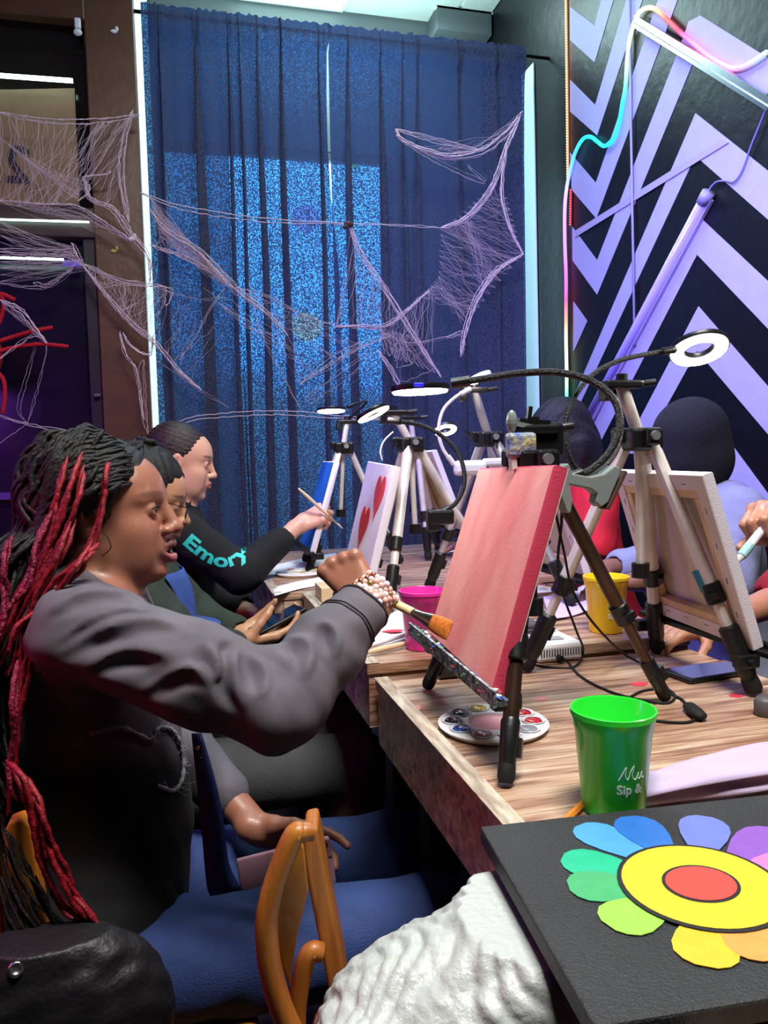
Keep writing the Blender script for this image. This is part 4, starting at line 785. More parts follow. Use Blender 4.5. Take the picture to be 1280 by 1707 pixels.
# ================================================================== person with red and black braids
def wr_shift(k): return np.array(k)
W1 = np.array([.278, 1.185, .948]); EL1 = np.array([.122, 1.078, .836]); SH1 = np.array([-.135, 1.150, .945])
HC1 = np.array([-.118, 1.325, 1.098]); R1 = rotm(-12, 2, 0)
lo, hi = (-.36, .98, FLOOR-.01), (.62, 1.66, 1.27)
F = Field(lo, hi, [((-.225, 1.225, .965), (.012, 1.42, 1.22)), ((.20, 1.12, .90), (.37, 1.33, 1.03)), ((.06, 1.22, .46), (.27, 1.36, .55))], .0026, .011)
P1h = head(F, HC1, R1, 1.0, mouth=.009, nose=1.16, lips=1.45, eyes=.0058)
F.rc((-.135, 1.318, 1.04), (-.150, 1.31, .93), .052, .058, .03).rc((-.16, 1.31, .90), (-.15, 1.31, .66), .10, .10, .05).rc((-.15, 1.26, .47), (-.15, 1.36, .47), .095, .095, .05)
F.chain([SH1, EL1, W1-nrm(W1-EL1)*.02], [.046, .038, .025], .02).rc((-.15, 1.31, .93), SH1, .06, .046, .04)
LSH, LEL, LW = np.array([-.14, 1.47, .93]), np.array([-.05, 1.53, .66]), np.array([.105, 1.345, .525])
F.rc((-.15, 1.31, .93), LSH, .06, .046, .04).chain([LSH, LEL, LW], [.046, .038, .026], .02)
KN = [np.array([.36, 1.17, .40]), np.array([.37, 1.42, .40])]; AN = [np.array([.34, 1.17, .03]), np.array([.36, 1.42, .03])]
for h, kn, an in (((-.14, 1.21, .41), KN[0], AN[0]), ((-.14, 1.41, .41), KN[1], AN[1])): F.chain([h, kn, an], [.066, .050, .036], .03).rc(an+(0, 0, -.05), an+(.15, 0, -.07), .035, .028, .02)
hd1, th1 = hand(F, W1, (-.42, .50, .66), (.40, .86, -.36), True, .96, curl=(82, 88, 50), thumb=(.5, .25, .8))
hd2, th2 = hand(F, LW, (.90, -.02, -.34), (-.20, -.75, -.20), False, .95, curl=(18, 25, 20), thumb=(.75, .6, .3), per=((10, 20, 20), (25, 35, 30), (35, 45, 35), (45, 50, 35)))
sk1 = '93604c'
lipu = el_blob(P1h(.094, 0, -.060), R1, (.016, .022, .0075), '5e3230', .8); lipl = el_blob(P1h(.092, 0, -.080), R1, (.018, .021, .010), 'a8606a', .85)
brow = [el_blob(P1h(.078, y*.034, .0235), R1, (.02, .021, .0042), '1c0f0c', .5, .5) for y in (-1, 1)]
mouthc = el_blob(P1h(.083, 0, -.069), R1, (.017, .016, .007), '2a0f10', 1, .2)
inner = [el_blob(P1h(.088, y*.031, -.002), R1, (.012, .0135, .0068), '5a3226', .4, .4) for y in (-1, 1)]
body1 = F.mesh('person', skin('skin_deep_brown', sk1), None, painter(sk1, [lipu, lipl, mouthc]+brow+inner), origin=(-.15, 1.31, FLOOR))
tag(body1, 'woman with long black and red braids in a charcoal jacket reaching out with a brush', 'person')
eyeballs(P1h, R1, 1.0, body1, (1, .05, .04))
tm = MB()
for k in range(6):
    a = (k-2.5)*.30; tm.box(P1h(.079+.012*math.cos(a), .0125*math.sin(a)*1.2, -.0665), (.0035, .0046, .0062), [R1[0], R1[1], R1[2]], bev=.001)
tm.build('teeth', mat('teeth', 'e6dccf', .25), body1)
def lash(P, R, body, m, w=.0012):
    for y in (-1, 1):
        MB().tube(spline([P(.0815, y*.0425, .0005), P(.0885, y*.036, .0040), P(.0900, y*.030, .0046), P(.0865, y*.0215, .0010)], 5), w, 5).build('eyelashes', m, body, smooth=True)
lash(P1h, R1, body1, mat('lash_black', '0c0808', .6))
# ---- jacket
J = Field((-.36, .96, .36), (.34, 1.68, 1.04), [((-.30, 1.0, .72), (.32, 1.25, 1.03))], .0042, .010)
J.rc((-.155, 1.31, .86), (-.140, 1.31, .60), .125, .138, .06).rc((-.155, 1.26, .46), (-.155, 1.37, .46), .135, .135, .06).rc((-.16, 1.24, .92), (-.16, 1.39, .92), .075, .075, .06)
J.chain([SH1+(-.01, .01, -.005), SH1*.45+EL1*.55+(0, 0, -.005), EL1+(-.005, 0, -.006), EL1*.5+W1*.5+(-.002, 0, -.001), W1-nrm(W1-EL1)*.022], [.074, .068, .060, .052, .043], .03)
J.chain([LSH, LEL, LEL*.35+LW*.65], [.074, .062, .046], .03); J.rc((-.15, 1.31, .96), (-.145, 1.315, .985), .072, .066, .03)
def wrk1(x, y, z):
    a = (W1-SH1)/np.linalg.norm(W1-SH1); t = (x-SH1[0])*a[0]+(y-SH1[1])*a[1]+(z-SH1[2])*a[2]; e = np.exp(-((x-EL1[0])**2+(y-EL1[1])**2+(z-EL1[2])**2)/.014)
    fold = np.sin(t*62+2.2*np.sin(z*17+y*9)+z*26)
    sh = np.exp(-((x+.10)**2+(y-1.12)**2+(z-.93)**2)/.02)
    return -.0055*np.maximum(fold, -.25)*e-.0050*np.sin((z+.45*x)*78+1.5*np.sin(x*14))*sh*1.0-.0040*wn((x, y, z), 34, 3)-.0022*wn((x, y, z), 75, 5)
J.disp(wrk1)
dW = nrm(W1-EL1)
_t = J.mesh('temp', mat('seam_dark', '18171b', .8)); _b = BVHTree.FromPolygons([Vector(v.co) for v in _t.data.vertices], [list(p.vertices) for p in _t.data.polygons]); bpy.data.objects.remove(_t)
def jhit(px, py, b): d = Vector(nrm(ray(px, py))); h = b.ray_cast(Vector(CAMP), d); return (np.array(h[0]), np.array(h[1])) if h[0] is not None else (None, None)
for path, r in (([(102, 1067), (157, 1038), (203, 1022), (249, 1013)], .010), ([(108, 1084), (184, 1050), (249, 1037), (300, 1044)], .011), ([(88, 1016), (138, 992), (197, 988), (243, 1003)], .009), ([(392, 1084), (384, 1106), (388, 1146), (403, 1176)], .011), ([(345, 1078), (352, 1100), (360, 1126)], .009), ([(470, 1066), (500, 1070), (512, 1092), (508, 1124)], .010), ([(420, 1094), (436, 1124), (438, 1156)], .009), ([(150, 1110), (210, 1090), (280, 1090)], .010), ([(240, 1150), (310, 1120), (345, 1135)], .009), ([(545, 1040), (556, 1060), (560, 1090)], .007)):
    s_ = spline([(x, y, 0) for x, y in path], 5); H_ = [jhit(x, y, _b) for x, y, _ in s_]; off_ = np.roll(np.diff(s_, axis=0, append=s_[-1:]*2-s_[-2:-1]), 0)
    for i in range(len(s_)-1):
        if H_[i][0] is None or H_[i+1][0] is None: continue
        tp_ = min(1, .35+3*min(i, len(s_)-2-i)/len(s_)); J.rc(H_[i][0]-H_[i][1]*(r*.62), H_[i+1][0]-H_[i+1][1]*(r*.62), r*tp_, r*tp_, .010)
        t_ = nrm(s_[i+1]-s_[i]); q1 = jhit(s_[i][0]-t_[1]*13, s_[i][1]+t_[0]*13, _b)
        if q1[0] is not None: J.rc(q1[0]+q1[1]*.0062, q1[0]+q1[1]*.0062, .0092*tp_, .0092*tp_, .012, 's')
J.cut(W1-dW*.012, dW); dL = nrm(LW-LEL); J.sl
# open cuffs and neck hole
J.rc(W1-dW*.05, W1+dW*.03, .034, .036, .004, 's'); J.rc((-.14, 1.315, .94), (-.13, 1.318, 1.10), .056, .060, .008, 's')
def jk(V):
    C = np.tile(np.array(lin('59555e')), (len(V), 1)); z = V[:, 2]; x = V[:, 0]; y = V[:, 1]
    low = np.clip((.80-.12*np.clip((y-1.12)*4, -1, 1)-z)/.05, 0, 1)*np.clip((.06-x)/.05, 0, 1); C = C*(1-low[:, None])+np.array(lin('0d0d10'))*low[:, None]  # unlit lower torso painted near-black into the jacket colour
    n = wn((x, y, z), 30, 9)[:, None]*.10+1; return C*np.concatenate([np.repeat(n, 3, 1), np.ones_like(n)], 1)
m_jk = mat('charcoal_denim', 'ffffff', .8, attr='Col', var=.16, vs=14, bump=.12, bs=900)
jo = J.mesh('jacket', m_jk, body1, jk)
# cuff band seam, shoulder and yoke seams
def ring_pts(c, d, r, n=40, up=(0, 0, 1)):
    d, s, u = frame(d, up); return [np.array(c)+r*(math.cos(2*math.pi*k/n)*s+math.sin(2*math.pi*k/n)*u) for k in range(n)]
bvh = None
def bvh_of(o): return BVHTree.FromPolygons([(Vector(v.co)+Vector(OFF[o])) for v in o.data.vertices], [list(p.vertices) for p in o.data.polygons])
bJ = bvh_of(jo)
def snap(p, bv, off=.0): l, n_, i, d = bv.find_nearest(Vector(p)); return np.array(l)+np.array(n_)*off
m_seam = mat('seam_dark', '18171b', .8)
for q, r in ((.055, .046), (.062, .047)): MB().tube([snap(p, bJ, .0008) for p in ring_pts(W1-dW*q, dW, r)], .0013, 5, closed=True).build('cuff_seam', m_seam, jo, smooth=True)
MB().tube([snap(p, bJ, .0008) for p in ring_pts(W1-dW*.015, dW, .042)], .0022, 6, closed=True).build('cuff_hem', mat('hem_dark', '2a282d', .8), jo, smooth=True)
# collar
cp = [(-.135, 1.245), (-.175, 1.262), (-.205, 1.30), (-.20, 1.36), (-.15, 1.392)]
v, f = [], []
sp = spline([(x, y, .0) for x, y in cp], 6)
for i, p in enumerate(sp):
    u = i/(len(sp)-1); b = snap((p[0], p[1], .975), bJ, .002); nn = nrm(np.array([p[0]+.14, p[1]-1.318, 0]))
    for k, (o_, h) in enumerate(((0, -.004), (.004, .016), (.010, .022), (.020, .012), (.028, -.004))): v.append(b+nn*o_*(.8+.2*math.sin(u*9))+(0, 0, h+.002*math.sin(u*23)))
f = [[i*5+k, i*5+k+1, (i+1)*5+k+1, (i+1)*5+k] for i in range(len(sp)-1) for k in range(4)]
o = link_mesh('collar', v, f, mat('collar_denim', '4e4b52', .8, var=.2, vs=12, bump=.35, bs=400), jo, smooth=True); md = o.modifiers.new('Solidify', 'SOLIDIFY'); md.thickness = .004
# frayed tear edge hanging at the side of the jacket
tr = MB(); fp = spline([Yp(150, 1222, 1.165), Yp(200, 1212, 1.16), Yp(248, 1232, 1.155), Yp(262, 1214, 1.15), Yp(282, 1216, 1.15), Yp(296, 1238, 1.15), Yp(305, 1275, 1.15), Yp(303, 1302, 1.15), Yp(290, 1320, 1.15), Yp(268, 1312, 1.15)], 7)
fp = np.array([(lambda h: h[0]+h[1]*.003 if h[0] is not None else None)(jhit(px, py, bJ)) for px, py in [tuple(q) for q in spline([(150, 1222, 0), (200, 1212, 0), (248, 1232, 0), (262, 1214, 0), (282, 1216, 0), (296, 1238, 0), (303, 1275, 0), (300, 1302, 0), (286, 1318, 0), (262, 1310, 0)], 7)[:, :2]] if jhit(px, py, bJ)[0] is not None])
tr.tube(fp, .0034+.0010*np.sin(np.arange(len(fp))*1.7), 6)
for p in fp[::1]:
    for q in range(2): d = rng.normal(size=3)*.006; tr.tube([p, p+d*.6+(0, 0, -.002), p+d], .0005, 4)
tr.build('frayed_edge', mat('frayed_grey', '86838c', .9), jo, smooth=True)
# trousers
Tq = Field((-.34, 1.02, FLOOR), (.50, 1.60, .60), (), .007, .008)
Tq.rc((-.15, 1.25, .44), (-.15, 1.37, .44), .118, .118, .05)
for h, kn, an in (((-.12, 1.205, .41), KN[0], AN[0]), ((-.12, 1.415, .41), KN[1], AN[1])): Tq.chain([h, kn+(.01, 0, 0), an], [.094, .078, .062], .03)
Tq.disp(lambda x, y, z: -.004*wn((x, y, z), 28, 21)-.003*np.sin(x*60+8*np.sin(y*22))*np.exp(-((x-.1)/.12)**2)); Tq.cut((.3, 1.3, -.0), (0, 0, -1))
tq = Tq.mesh('trousers', mat('navy_twill', '273b6e', .8, var=.22, vs=10, bump=.3, bs=380), body1)
for k, (an, y) in enumerate(zip(AN, (1.17, 1.42))):
    Fs = Field(an-(.09, .07, .09), an+(.22, .07, .02), (), .005, .006); Fs.rc(an+(-.03, 0, -.06), an+(.15, 0, -.072), .045, .036, .03).rc(an+(0, 0, -.02), an+(0, 0, -.06), .05, .05, .03); Fs.cut(an+(0, 0, -.0985), (0, 0, -1)); Fs.mesh('shoe', mat('shoe_dark', '1a1a1c', .6), body1)
# apron bib and strap with brass studs, apron skirt edge over the lap
m_apr = mat('navy_apron', '22346e', .75, var=.18, vs=12, bump=.3, bs=400)
lE = spline([(322, 1222, 0), (330, 1300, 0), (338, 1380, 0), (346, 1470, 0), (352, 1492, 0)], 5); rE = spline([(333, 1222, 0), (356, 1300, 0), (370, 1365, 0), (380, 1440, 0), (402, 1484, 0)], 5); v = []
for a_, b_ in zip(lE, rE):
    for k in range(4): q = a_+(b_-a_)*k/3; v.append(Yp(q[0], q[1], 1.195-.012*math.sin(math.pi*k/3)-.03*(q[1]-1222)/320))
o2 = link_mesh('apron_edge', v, [[i*4+k, i*4+k+1, (i+1)*4+k+1, (i+1)*4+k] for i in range(len(lE)-1) for k in range(3)], m_apr, body1, smooth=True); md = o2.modifiers.new('Solidify', 'SOLIDIFY'); md.thickness = .003
for (px, py) in ((330, 1247), (335, 1262)):
    p = Yp(px, py, 1.182); MB().ell(p, (.004, .004, .004)).build('brass_stud', mat('brass', 'd8b848', .25, metal=1), o2, smooth=True)
# ---- bracelets
m_brs = [mat('bead_rose', 'e0b0a4', .15, coat=.6), mat('bead_clear', 'd8d2d8', .12, coat=.8), mat('bead_copper', 'b06a48', .2, metal=.7), mat('bead_jet', '120f10', .15, coat=.5), mat('bead_gold', 'c8a468', .2, metal=.8)]
fd, fs_, fu = frame(dW, (0, 0, 1))
brc = body1
for j, q in enumerate((-.010, -.001, .009, .018, .026)):
    n_ = 22; groups = {}
    for k in range(n_):
        a = 2*math.pi*(k+.5*j)/n_; rr = .0335+.002*math.sin(j*2+k); p = W1+dW*(q+.003*math.sin(a*2+j))+rr*(math.cos(a)*fs_+math.sin(a)*fu)
        mi = 3 if (j == 0 and k in (8, 9, 12)) or (j == 1 and k == 10) else 2 if (k+j) % 7 == 0 else 4 if (k*3+j) % 11 == 0 else (0 if (j+k//3) % 2 else 1)
        groups.setdefault(mi, MB()).ell(p, .0048+.0007*((k*7+j) % 3), nu=10, nv=6)
    br = None
    for mi, g in groups.items():
        o = g.build('bracelet' if br is None else 'beads', m_brs[mi], brc if br is None else br, smooth=True); o['kind'] = 'stuff'
        if br is None: br = o
# ---- brush in the fist
tip = at(750, 1052, X=.373); h1 = at(640, 997, Y=1.205); d_ = nrm(tip-h1)
bt = empty('paint_brush', h1, 'wide flat paint brush with orange bristles held against the pink canvas', 'paint brush')
L_ = np.linalg.norm(tip-h1)
MB().tube([h1-d_*.11, h1-d_*.06, h1, h1+d_*L_*.30, h1+d_*L_*.44, h1+d_*L_*.50], [.004, .0052, .0066, .0072, .0072, .0062], 12).build('handle', mat('brush_handle_cream', 'dcc892', .4, var=.1, vs=30), bt, smooth=True)
wv = nrm(np.cross(d_, (0, 1, 0))); nv_ = np.cross(wv, d_)
def flat_tube(secs, nm, m):
    v = []; n_ = 14
    for t, a, b in secs:
        for k in range(n_): an = 2*math.pi*k/n_; v.append(h1+d_*L_*t+wv*a*math.cos(an)+nv_*b*math.sin(an))
    f = [[i*n_+k, i*n_+(k+1) % n_, (i+1)*n_+(k+1) % n_, (i+1)*n_+k] for i in range(len(secs)-1) for k in range(n_)]+[list(range(n_)), list(range((len(secs)-1)*n_, len(secs)*n_))]
    return MB().add(v, f).build(nm, m, bt, auto=50)
flat_tube([(.47, .0068, .0068), (.52, .0072, .0070), (.60, .0085, .006), (.74, .0125, .0045)], 'ferrule', mat('ferrule_metal'))
flat_tube([(.735, .0122, .0043), (.85, .0145, .0042), (.97, .0150, .0018), (1.0, .0145, .0008)], 'bristles', mat('bristle_orange', 'c8702c', .6, var=.3, vs=200))
MB().tube([h1+d_*L_*.485+.0072*(math.cos(k*.4)*wv+math.sin(k*.4)*nv_) for k in range(16)], .0009, 5, closed=True).build('crimp', mat('ferrule_metal'), bt)
# ---- phone in the lap
pu = nrm(at(556, 1405, Y=1.27)-at(392, 1447, Y=1.27)); pn_ = nrm(np.array([.06, -1, .16])); pn_ = nrm(pn_-pu*(pn_@pu)); pv = np.cross(pn_, pu)
pc_ = at(478, 1452, Y=1.265); ph = empty('phone', pc_, 'rose pink phone with a round camera lens held in the lap', 'phone')
MB().box(pc_, (.158, .080, .010), [pu, pv, pn_], bev=.004).build('phone_body', mat('phone_rose', 'b98a98', .35), ph, auto=50)
lc = pc_+pu*.066+pv*.022+pn_*.0055; MB().box(lc, (.026, .030, .003), [pu, pv, pn_], bev=.0013).build('camera_bump', mat('bump_rose', '9c7180', .3), ph)
MB().lathe([(.0075, 0), (.0075, .002), (0, .002)], lc+pv*.006+pn_*.001, 20, pn_).build('camera_lens', mat('lens_black', '08080a', .05, coat=1), ph)
# ---- hair: scalp cap and braids
Hc = Field((-.25, 1.20, .98), (.0, 1.45, 1.25), (), .004, .004); Ph = P1h
Hc.el(Ph(-.018, 0, .030), (.100, .084, .092), R1, 0).el(Ph(-.055, 0, -.02), (.060, .076, .08), R1, .02)
Hc.el(Ph(.085, 0, -.035), (.080, .115, .106), R1, .006, 's')
Hc.disp(lambda x, y, z: -.0022*np.abs(np.sin(x*170+3*np.sin(z*60)))*1.0-.0015*wn((x, y, z), 120, 4))
m_hair = mat('hair_black', '0a0707', .62, var=.4, vs=60, bump=.3, bs=260); m_hred = mat('hair_red', '800d1a', .5, var=.35, vs=70, bump=.3, bs=280); m_hmag = mat('hair_crimson', '7a1030', .5, var=.35, vs=70, bump=.6, bs=180)
hcap = Hc.mesh('hair', m_hair, body1)
def braid(pts, r, m, name='braid', parent=hcap, n=6, tw=430, label=None, seed=0):
    s = spline(pts, 10); L_ = np.concatenate([[0], np.cumsum(np.linalg.norm(np.diff(s, axis=0), axis=1))]); N_ = int(max(24, L_[-1]/.0036)); q = np.linspace(0, L_[-1], N_); c = np.stack([np.interp(q, L_, s[:, k]) for k in range(3)], 1)
    ph = q*tw*2*math.pi/ (2*math.pi); rr = r*(1+.22*np.abs(np.sin(ph/2+seed)))*np.interp(q/L_[-1], [0, .06, .85, 1], [.25, 1, .85, .3]); T = np.gradient(c, axis=0); T /= np.linalg.norm(T, axis=1)[:, None]; sd = np.cross(T, (.2, .9, .1)); sd /= np.maximum(np.linalg.norm(sd, axis=1)[:, None], 1e-6); c = c+sd*(np.sin(ph*.5+seed)*r*.16+.0022*np.sin(ph*.09+seed*2))[:, None]
    o = MB().tube(c, rr, n).build(name, m, parent, smooth=True, fix=False)
    if label: o['label'] = label
    return o
def hp(a, e, lift=.004):   # scalp point: azimuth from forward (deg, + = her left), elevation
    a, e = math.radians(a), math.radians(e); l = np.array([math.cos(e)*math.cos(a), math.cos(e)*math.sin(a), math.sin(e)]); q = l*np.array([.103, .087, .096])*1.0
    return Ph(-.018+q[0], q[1], .030+q[2])+lift*(l@R1)
rb = random.Random(5)
nb = 0
for k in range(170):
    a = rb.choice([rb.uniform(-150, -42), rb.uniform(-150, -60), rb.uniform(-180, -100), rb.uniform(150, 200)]); e = rb.uniform(2, 78)
    st = hp(a, e, .002); af = math.radians(a)
    back = max(0, min(1, (-a-35)/120)) if a < 0 else 1
    e1 = hp(a-18 if a < 0 else a, max(e-25, 0), .008+.01*rb.random())
    e2 = hp(-105-rb.uniform(0, 70) if a < 0 else a, -22, .012+.018*rb.random())
    nk = np.array([-.235-.06*rb.random(), 1.24+.16*rb.random()-.03, 1.00+.02*rb.random()])
    if a > 0: nk[1] += .04
    md_ = np.array([-.275-.05*rb.random(), 1.17+.22*rb.random(), .84+.03*rb.random()]); en = np.array([-.30+.07*rb.random(), 1.16+.22*rb.random(), .58+.16*rb.random()])
    m_ = m_hair
    braid([st, e1, e2, nk, md_, en], (.0030+.0012*rb.random()), m_, seed=rb.random()*6); nb += 1
# front-side braids drawn back over the ear from the temple hairline
for k in range(34):
    e = 2+k*2.35; a = -37-1.0*k*0+rb.uniform(-4, 4)-max(0, (30-e))*.35
    braid([hp(a+6, e+6, .0), hp(a-8, e+4, .006), hp(a-30, e-2, .009), hp(a-52, e-8, .013), hp(-108, e*.5-12, .014), (-.235, 1.23+.003*k, 1.015), (-.275, 1.19+.006*k, .88), (-.30, 1.20, .68)], (.0038), m_hair, seed=k)
reds = [([(112, 760), (95, 820), (80, 880), (60, 945), (30, 1000), (10, 1060), (-15, 1100)], 1.20, 0), ([(134, 762), (118, 815), (92, 880), (66, 960), (40, 1020), (14, 1075), (-12, 1130)], 1.19, 0), ([(142, 775), (128, 835), (98, 905), (70, 980), (50, 1040), (30, 1090), (10, 1130)], 1.185, 0),
 ([(160, 905), (148, 925), (112, 950), (88, 975), (70, 1010), (46, 1035), (24, 1060), (10, 1085)], 1.145, 0), ([(152, 900), (128, 945), (100, 985), (72, 1020), (55, 1060), (40, 1120), (30, 1200), (22, 1290)], 1.135, 0), ([(120, 870), (96, 930), (60, 990), (42, 1060), (34, 1140), (28, 1220), (20, 1300), (10, 1360)], 1.15, 0),
 ([(180, 770), (174, 800), (168, 835), (160, 880), (140, 930)], 1.20, 0), ([(20, 1280), (45, 1330), (62, 1400), (72, 1450), (100, 1500), (140, 1535), (168, 1560)], 1.06, 0), ([(30, 1290), (58, 1350), (80, 1420), (105, 1470), (128, 1510), (165, 1545), (186, 1580)], 1.05, 0), ([(10, 1265), (38, 1300), (55, 1370), (70, 1440), (92, 1490), (118, 1520), (150, 1552)], 1.055, 0), ([(40, 1300), (72, 1360), (92, 1410), (112, 1455), (122, 1490), (150, 1520), (180, 1560)], 1.05, 0),
 ([(30, 1100), (22, 1170), (20, 1230), (14, 1290), (24, 1330)], 1.10, 1), ([(14, 900), (4, 950), (10, 985), (4, 1040), (-10, 1080)], 1.16, 1), ([(84, 850), (64, 900), (52, 950), (36, 985), (8, 1020), (-14, 1060)], 1.17, 1)]
for k, (ps, y, mg) in enumerate(reds+[([(px+rb.uniform(-7, 7)+3, py+rb.uniform(-8, 8)) for px, py in q[0]], q[1]+.004, q[2]) for q in reds]): braid([Yp(px, py, y+.01*math.sin(i+k)+(.03 if i == 0 else 0)) for i, (px, py) in enumerate(ps)], .0036, m_hmag if mg else m_hred, label='crimson red braid', seed=k)
# loose dark tangles at the ends
for k in range(16):
    x0_, y0_ = rb.uniform(-20, 60), rb.uniform(1430, 1560); braid([Yp(x0_, y0_-60, 1.07), Yp(x0_+20, y0_, 1.06), Yp(x0_+40+20*rb.random(), y0_+40+20*rb.random(), 1.055), Yp(x0_+60+30*rb.random(), y0_+85+30*rb.random(), 1.06)], .0022, m_hair, name='loose_strand', seed=k, n=5)
# loose curl by the ear
MB().tube(spline([P1h(.02, -.076, .01), P1h(.022, -.080, -.012), P1h(.012, -.082, -.024), P1h(.022, -.082, -.034), P1h(.026, -.081, -.052), P1h(.012, -.081, -.064)], 8), .0009, 5).build('loose_curl', m_hair, hcap, smooth=True)
# ================================================================== generic seated figure helper (facing yaw), clothes built over one continuous body
def seated(label, HC, R, hips, shl, armR, armL, knees, skinc, top, bottom, hs=1.0, fine=.0032, mouth=0, eyes=True, hands=(None, None), blobs=None, nose=1.0, lips=1.0, slv=(.075, .060, .046), slv_len=(1., 1.), wr_seed=1, zones=(), body_r=.11, hood=False, neck_r=.05):
    HC = np.array(HC, float); hips = np.array(hips, float); f, l, u = R; fw = nrm(f*[1, 1, 0]); lf = np.cross((0, 0, 1), fw); nb = HC-fw*.03*hs+np.array([0, 0, -.155*hs])
    allp = [HC, hips, *armR, *armL, *knees]; lo = np.min(allp, 0)-.22; hi = np.max(allp, 0)+.22; lo[2] = FLOOR-.01
    F = Field(lo, hi, [(HC-.14, HC+.14)]+list(zones), fine, .013); P = head(F, HC, R, hs, mouth, nose, lips, eyes=eyes)
    F.rc(HC-fw*.018+(0, 0, -.06), nb, neck_r, neck_r+.006, .03)
    ch = nb*.72+hips*.28; F.rc(nb+(0, 0, -.06), ch, .085, .10, .05).rc(ch, hips+(0, 0, .1), .10, .10, .05).rc(hips-lf*.07, hips+lf*.07, .11, .11, .05)
    sho = [nb-lf*.165+(0, 0, -.035), nb+lf*.165+(0, 0, -.035)]; arms = []
    for s_, a in zip(sho, (armR, armL)):
        F.rc(nb+(0, 0, -.04), s_, .05, .046, .04).chain([s_, np.array(a[0]), np.array(a[1])], [.045, .037, .025], .02); arms.append([s_, np.array(a[0], float), np.array(a[1], float)])
    for side, k in zip((-1, 1), knees):
        k = np.array(k, float); an = np.array([*(k-fw*.02)[:2], FLOOR+.10]); F.chain([hips+lf*side*.09, k, an], [.085, .056, .038], .03).rc(an+(0, 0, -.04), an+fw*.15+(0, 0, -.065), .034, .026, .02)
    info = []
    for h in hands:
        if h: info.append(hand(F, **h))
    bl = [el_blob(P(.092, 0, -.066), R, (.016*hs, .021*hs, .011*hs), (blobs or {}).get('lip', '9a5a55'), .75)]+[el_blob(P(.078, y*.034, .0235), R, (.02*hs, .021*hs, .0036*hs), (blobs or {}).get('brow', '2a1a14'), .75, .5) for y in (-1, 1)]
    body = F.mesh('person', skin('skin_'+skinc, skinc), None, painter(skinc, bl), origin=(hips[0], hips[1], FLOOR)); tag(body, label, 'person')
    G_ = Field(lo, hi, [(np.minimum(*[np.array(a[q]) for a in arms[:1] for q in (0, 2)])-.1, np.maximum(*[np.array(a[q]) for a in arms[:1] for q in (0, 2)])+.1)], .0055, .012)
    G_.rc(nb-lf*.06+(0, 0, -.07), nb+lf*.06+(0, 0, -.07), .085, .085, .05).rc(nb+(0, 0, -.08), ch, .105, body_r+.01, .06).rc(ch, hips+(0, 0, .06), body_r+.012, body_r+.025, .06).rc(hips-lf*.06+(0, 0, .02), hips+lf*.06+(0, 0, .02), body_r+.02, body_r+.02, .06)
    for a, sl_ in zip(arms, slv_len):
        e = a[1]*(1-min(1, max(0, sl_)))+a[2]*min(1, max(0, sl_)) if sl_ > 0 else a[0]*(-sl_)+a[1]*(1+sl_)
        pts = [a[0], a[1], e-nrm(e-a[1])*.02] if sl_ > 0 else [a[0], e]; G_.chain(pts, list(slv)[:len(pts)], .03)
    G_.rc(nb+(0, 0, -.05), nb+(0, 0, .015), .070, .062, .03)
    if hood: G_.rc(nb-fw*.06-lf*.07+(0, 0, -.0), nb-fw*.06+lf*.07+(0, 0, -.0), .060, .060, .03).rc(nb-fw*.09+(0, 0, -.04), nb-fw*.10+(0, 0, -.10), .07, .05, .03)
    G_.disp(lambda x, y, z: -.0045*wn((x, y, z), 30, wr_seed)-.0025*wn((x, y, z), 62, wr_seed+4))
    G_.rc(nb+(0, 0, -.03), HC+(0, 0, -.06)-fw*.02, .052, .056, .008, 's')
    for a, sl_ in zip(arms, slv_len):
        e = a[1]*(1-sl_)+a[2]*sl_ if sl_ > 0 else a[0]*(-sl_)+a[1]*(1+sl_); d = nrm(a[2]-a[1]) if sl_ > 0 else nrm(a[1]-a[0]); G_.rc(e-d*.03, e+d*.06, .03 if sl_ > 0 else .045, .034 if sl_ > 0 else .05, .004, 's')
    garm = G_.mesh('top_garment', top, body)
    H_ = Field(lo, [*hi[:2], hips[2]+.16], (), .009, .010); H_.rc(hips-lf*.06, hips+lf*.06, .118, .118, .05)
    for side, k in zip((-1, 1), knees):
        k = np.array(k, float); an = np.array([*(k-fw*.02)[:2], FLOOR+.12]); H_.chain([hips+lf*side*.09, k, an], [.100, .076, .058], .03)
    H_.disp(lambda x, y, z: -.004*wn((x, y, z), 26, wr_seed+7)); H_.mesh('trousers', bottom, body)
    sh_ = MB()
    for side, k in zip((-1, 1), knees):
        an = np.array([*(np.array(k)-fw*.02)[:2], FLOOR]); MB().tube([an-fw*.06+(0, 0, .045), an+(0, 0, .06), an+fw*.10+(0, 0, .045), an+fw*.17+(0, 0, .03), an+fw*.19+(0, 0, .026)], [.036, .045, .042, .036, .018], 12, flat=.62).build('shoe', mat('shoe_dark', '1a1a1c', .6), body, smooth=True)
    return body, garm, P, arms, info
m_black = mat('black_fleece', '0e0f14', .85, bump=.3, bs=300, var=.2, vs=12); m_grey_t = mat('grey_trousers', '3c3f40', .85, var=.15, vs=10, bump=.3, bs=300)
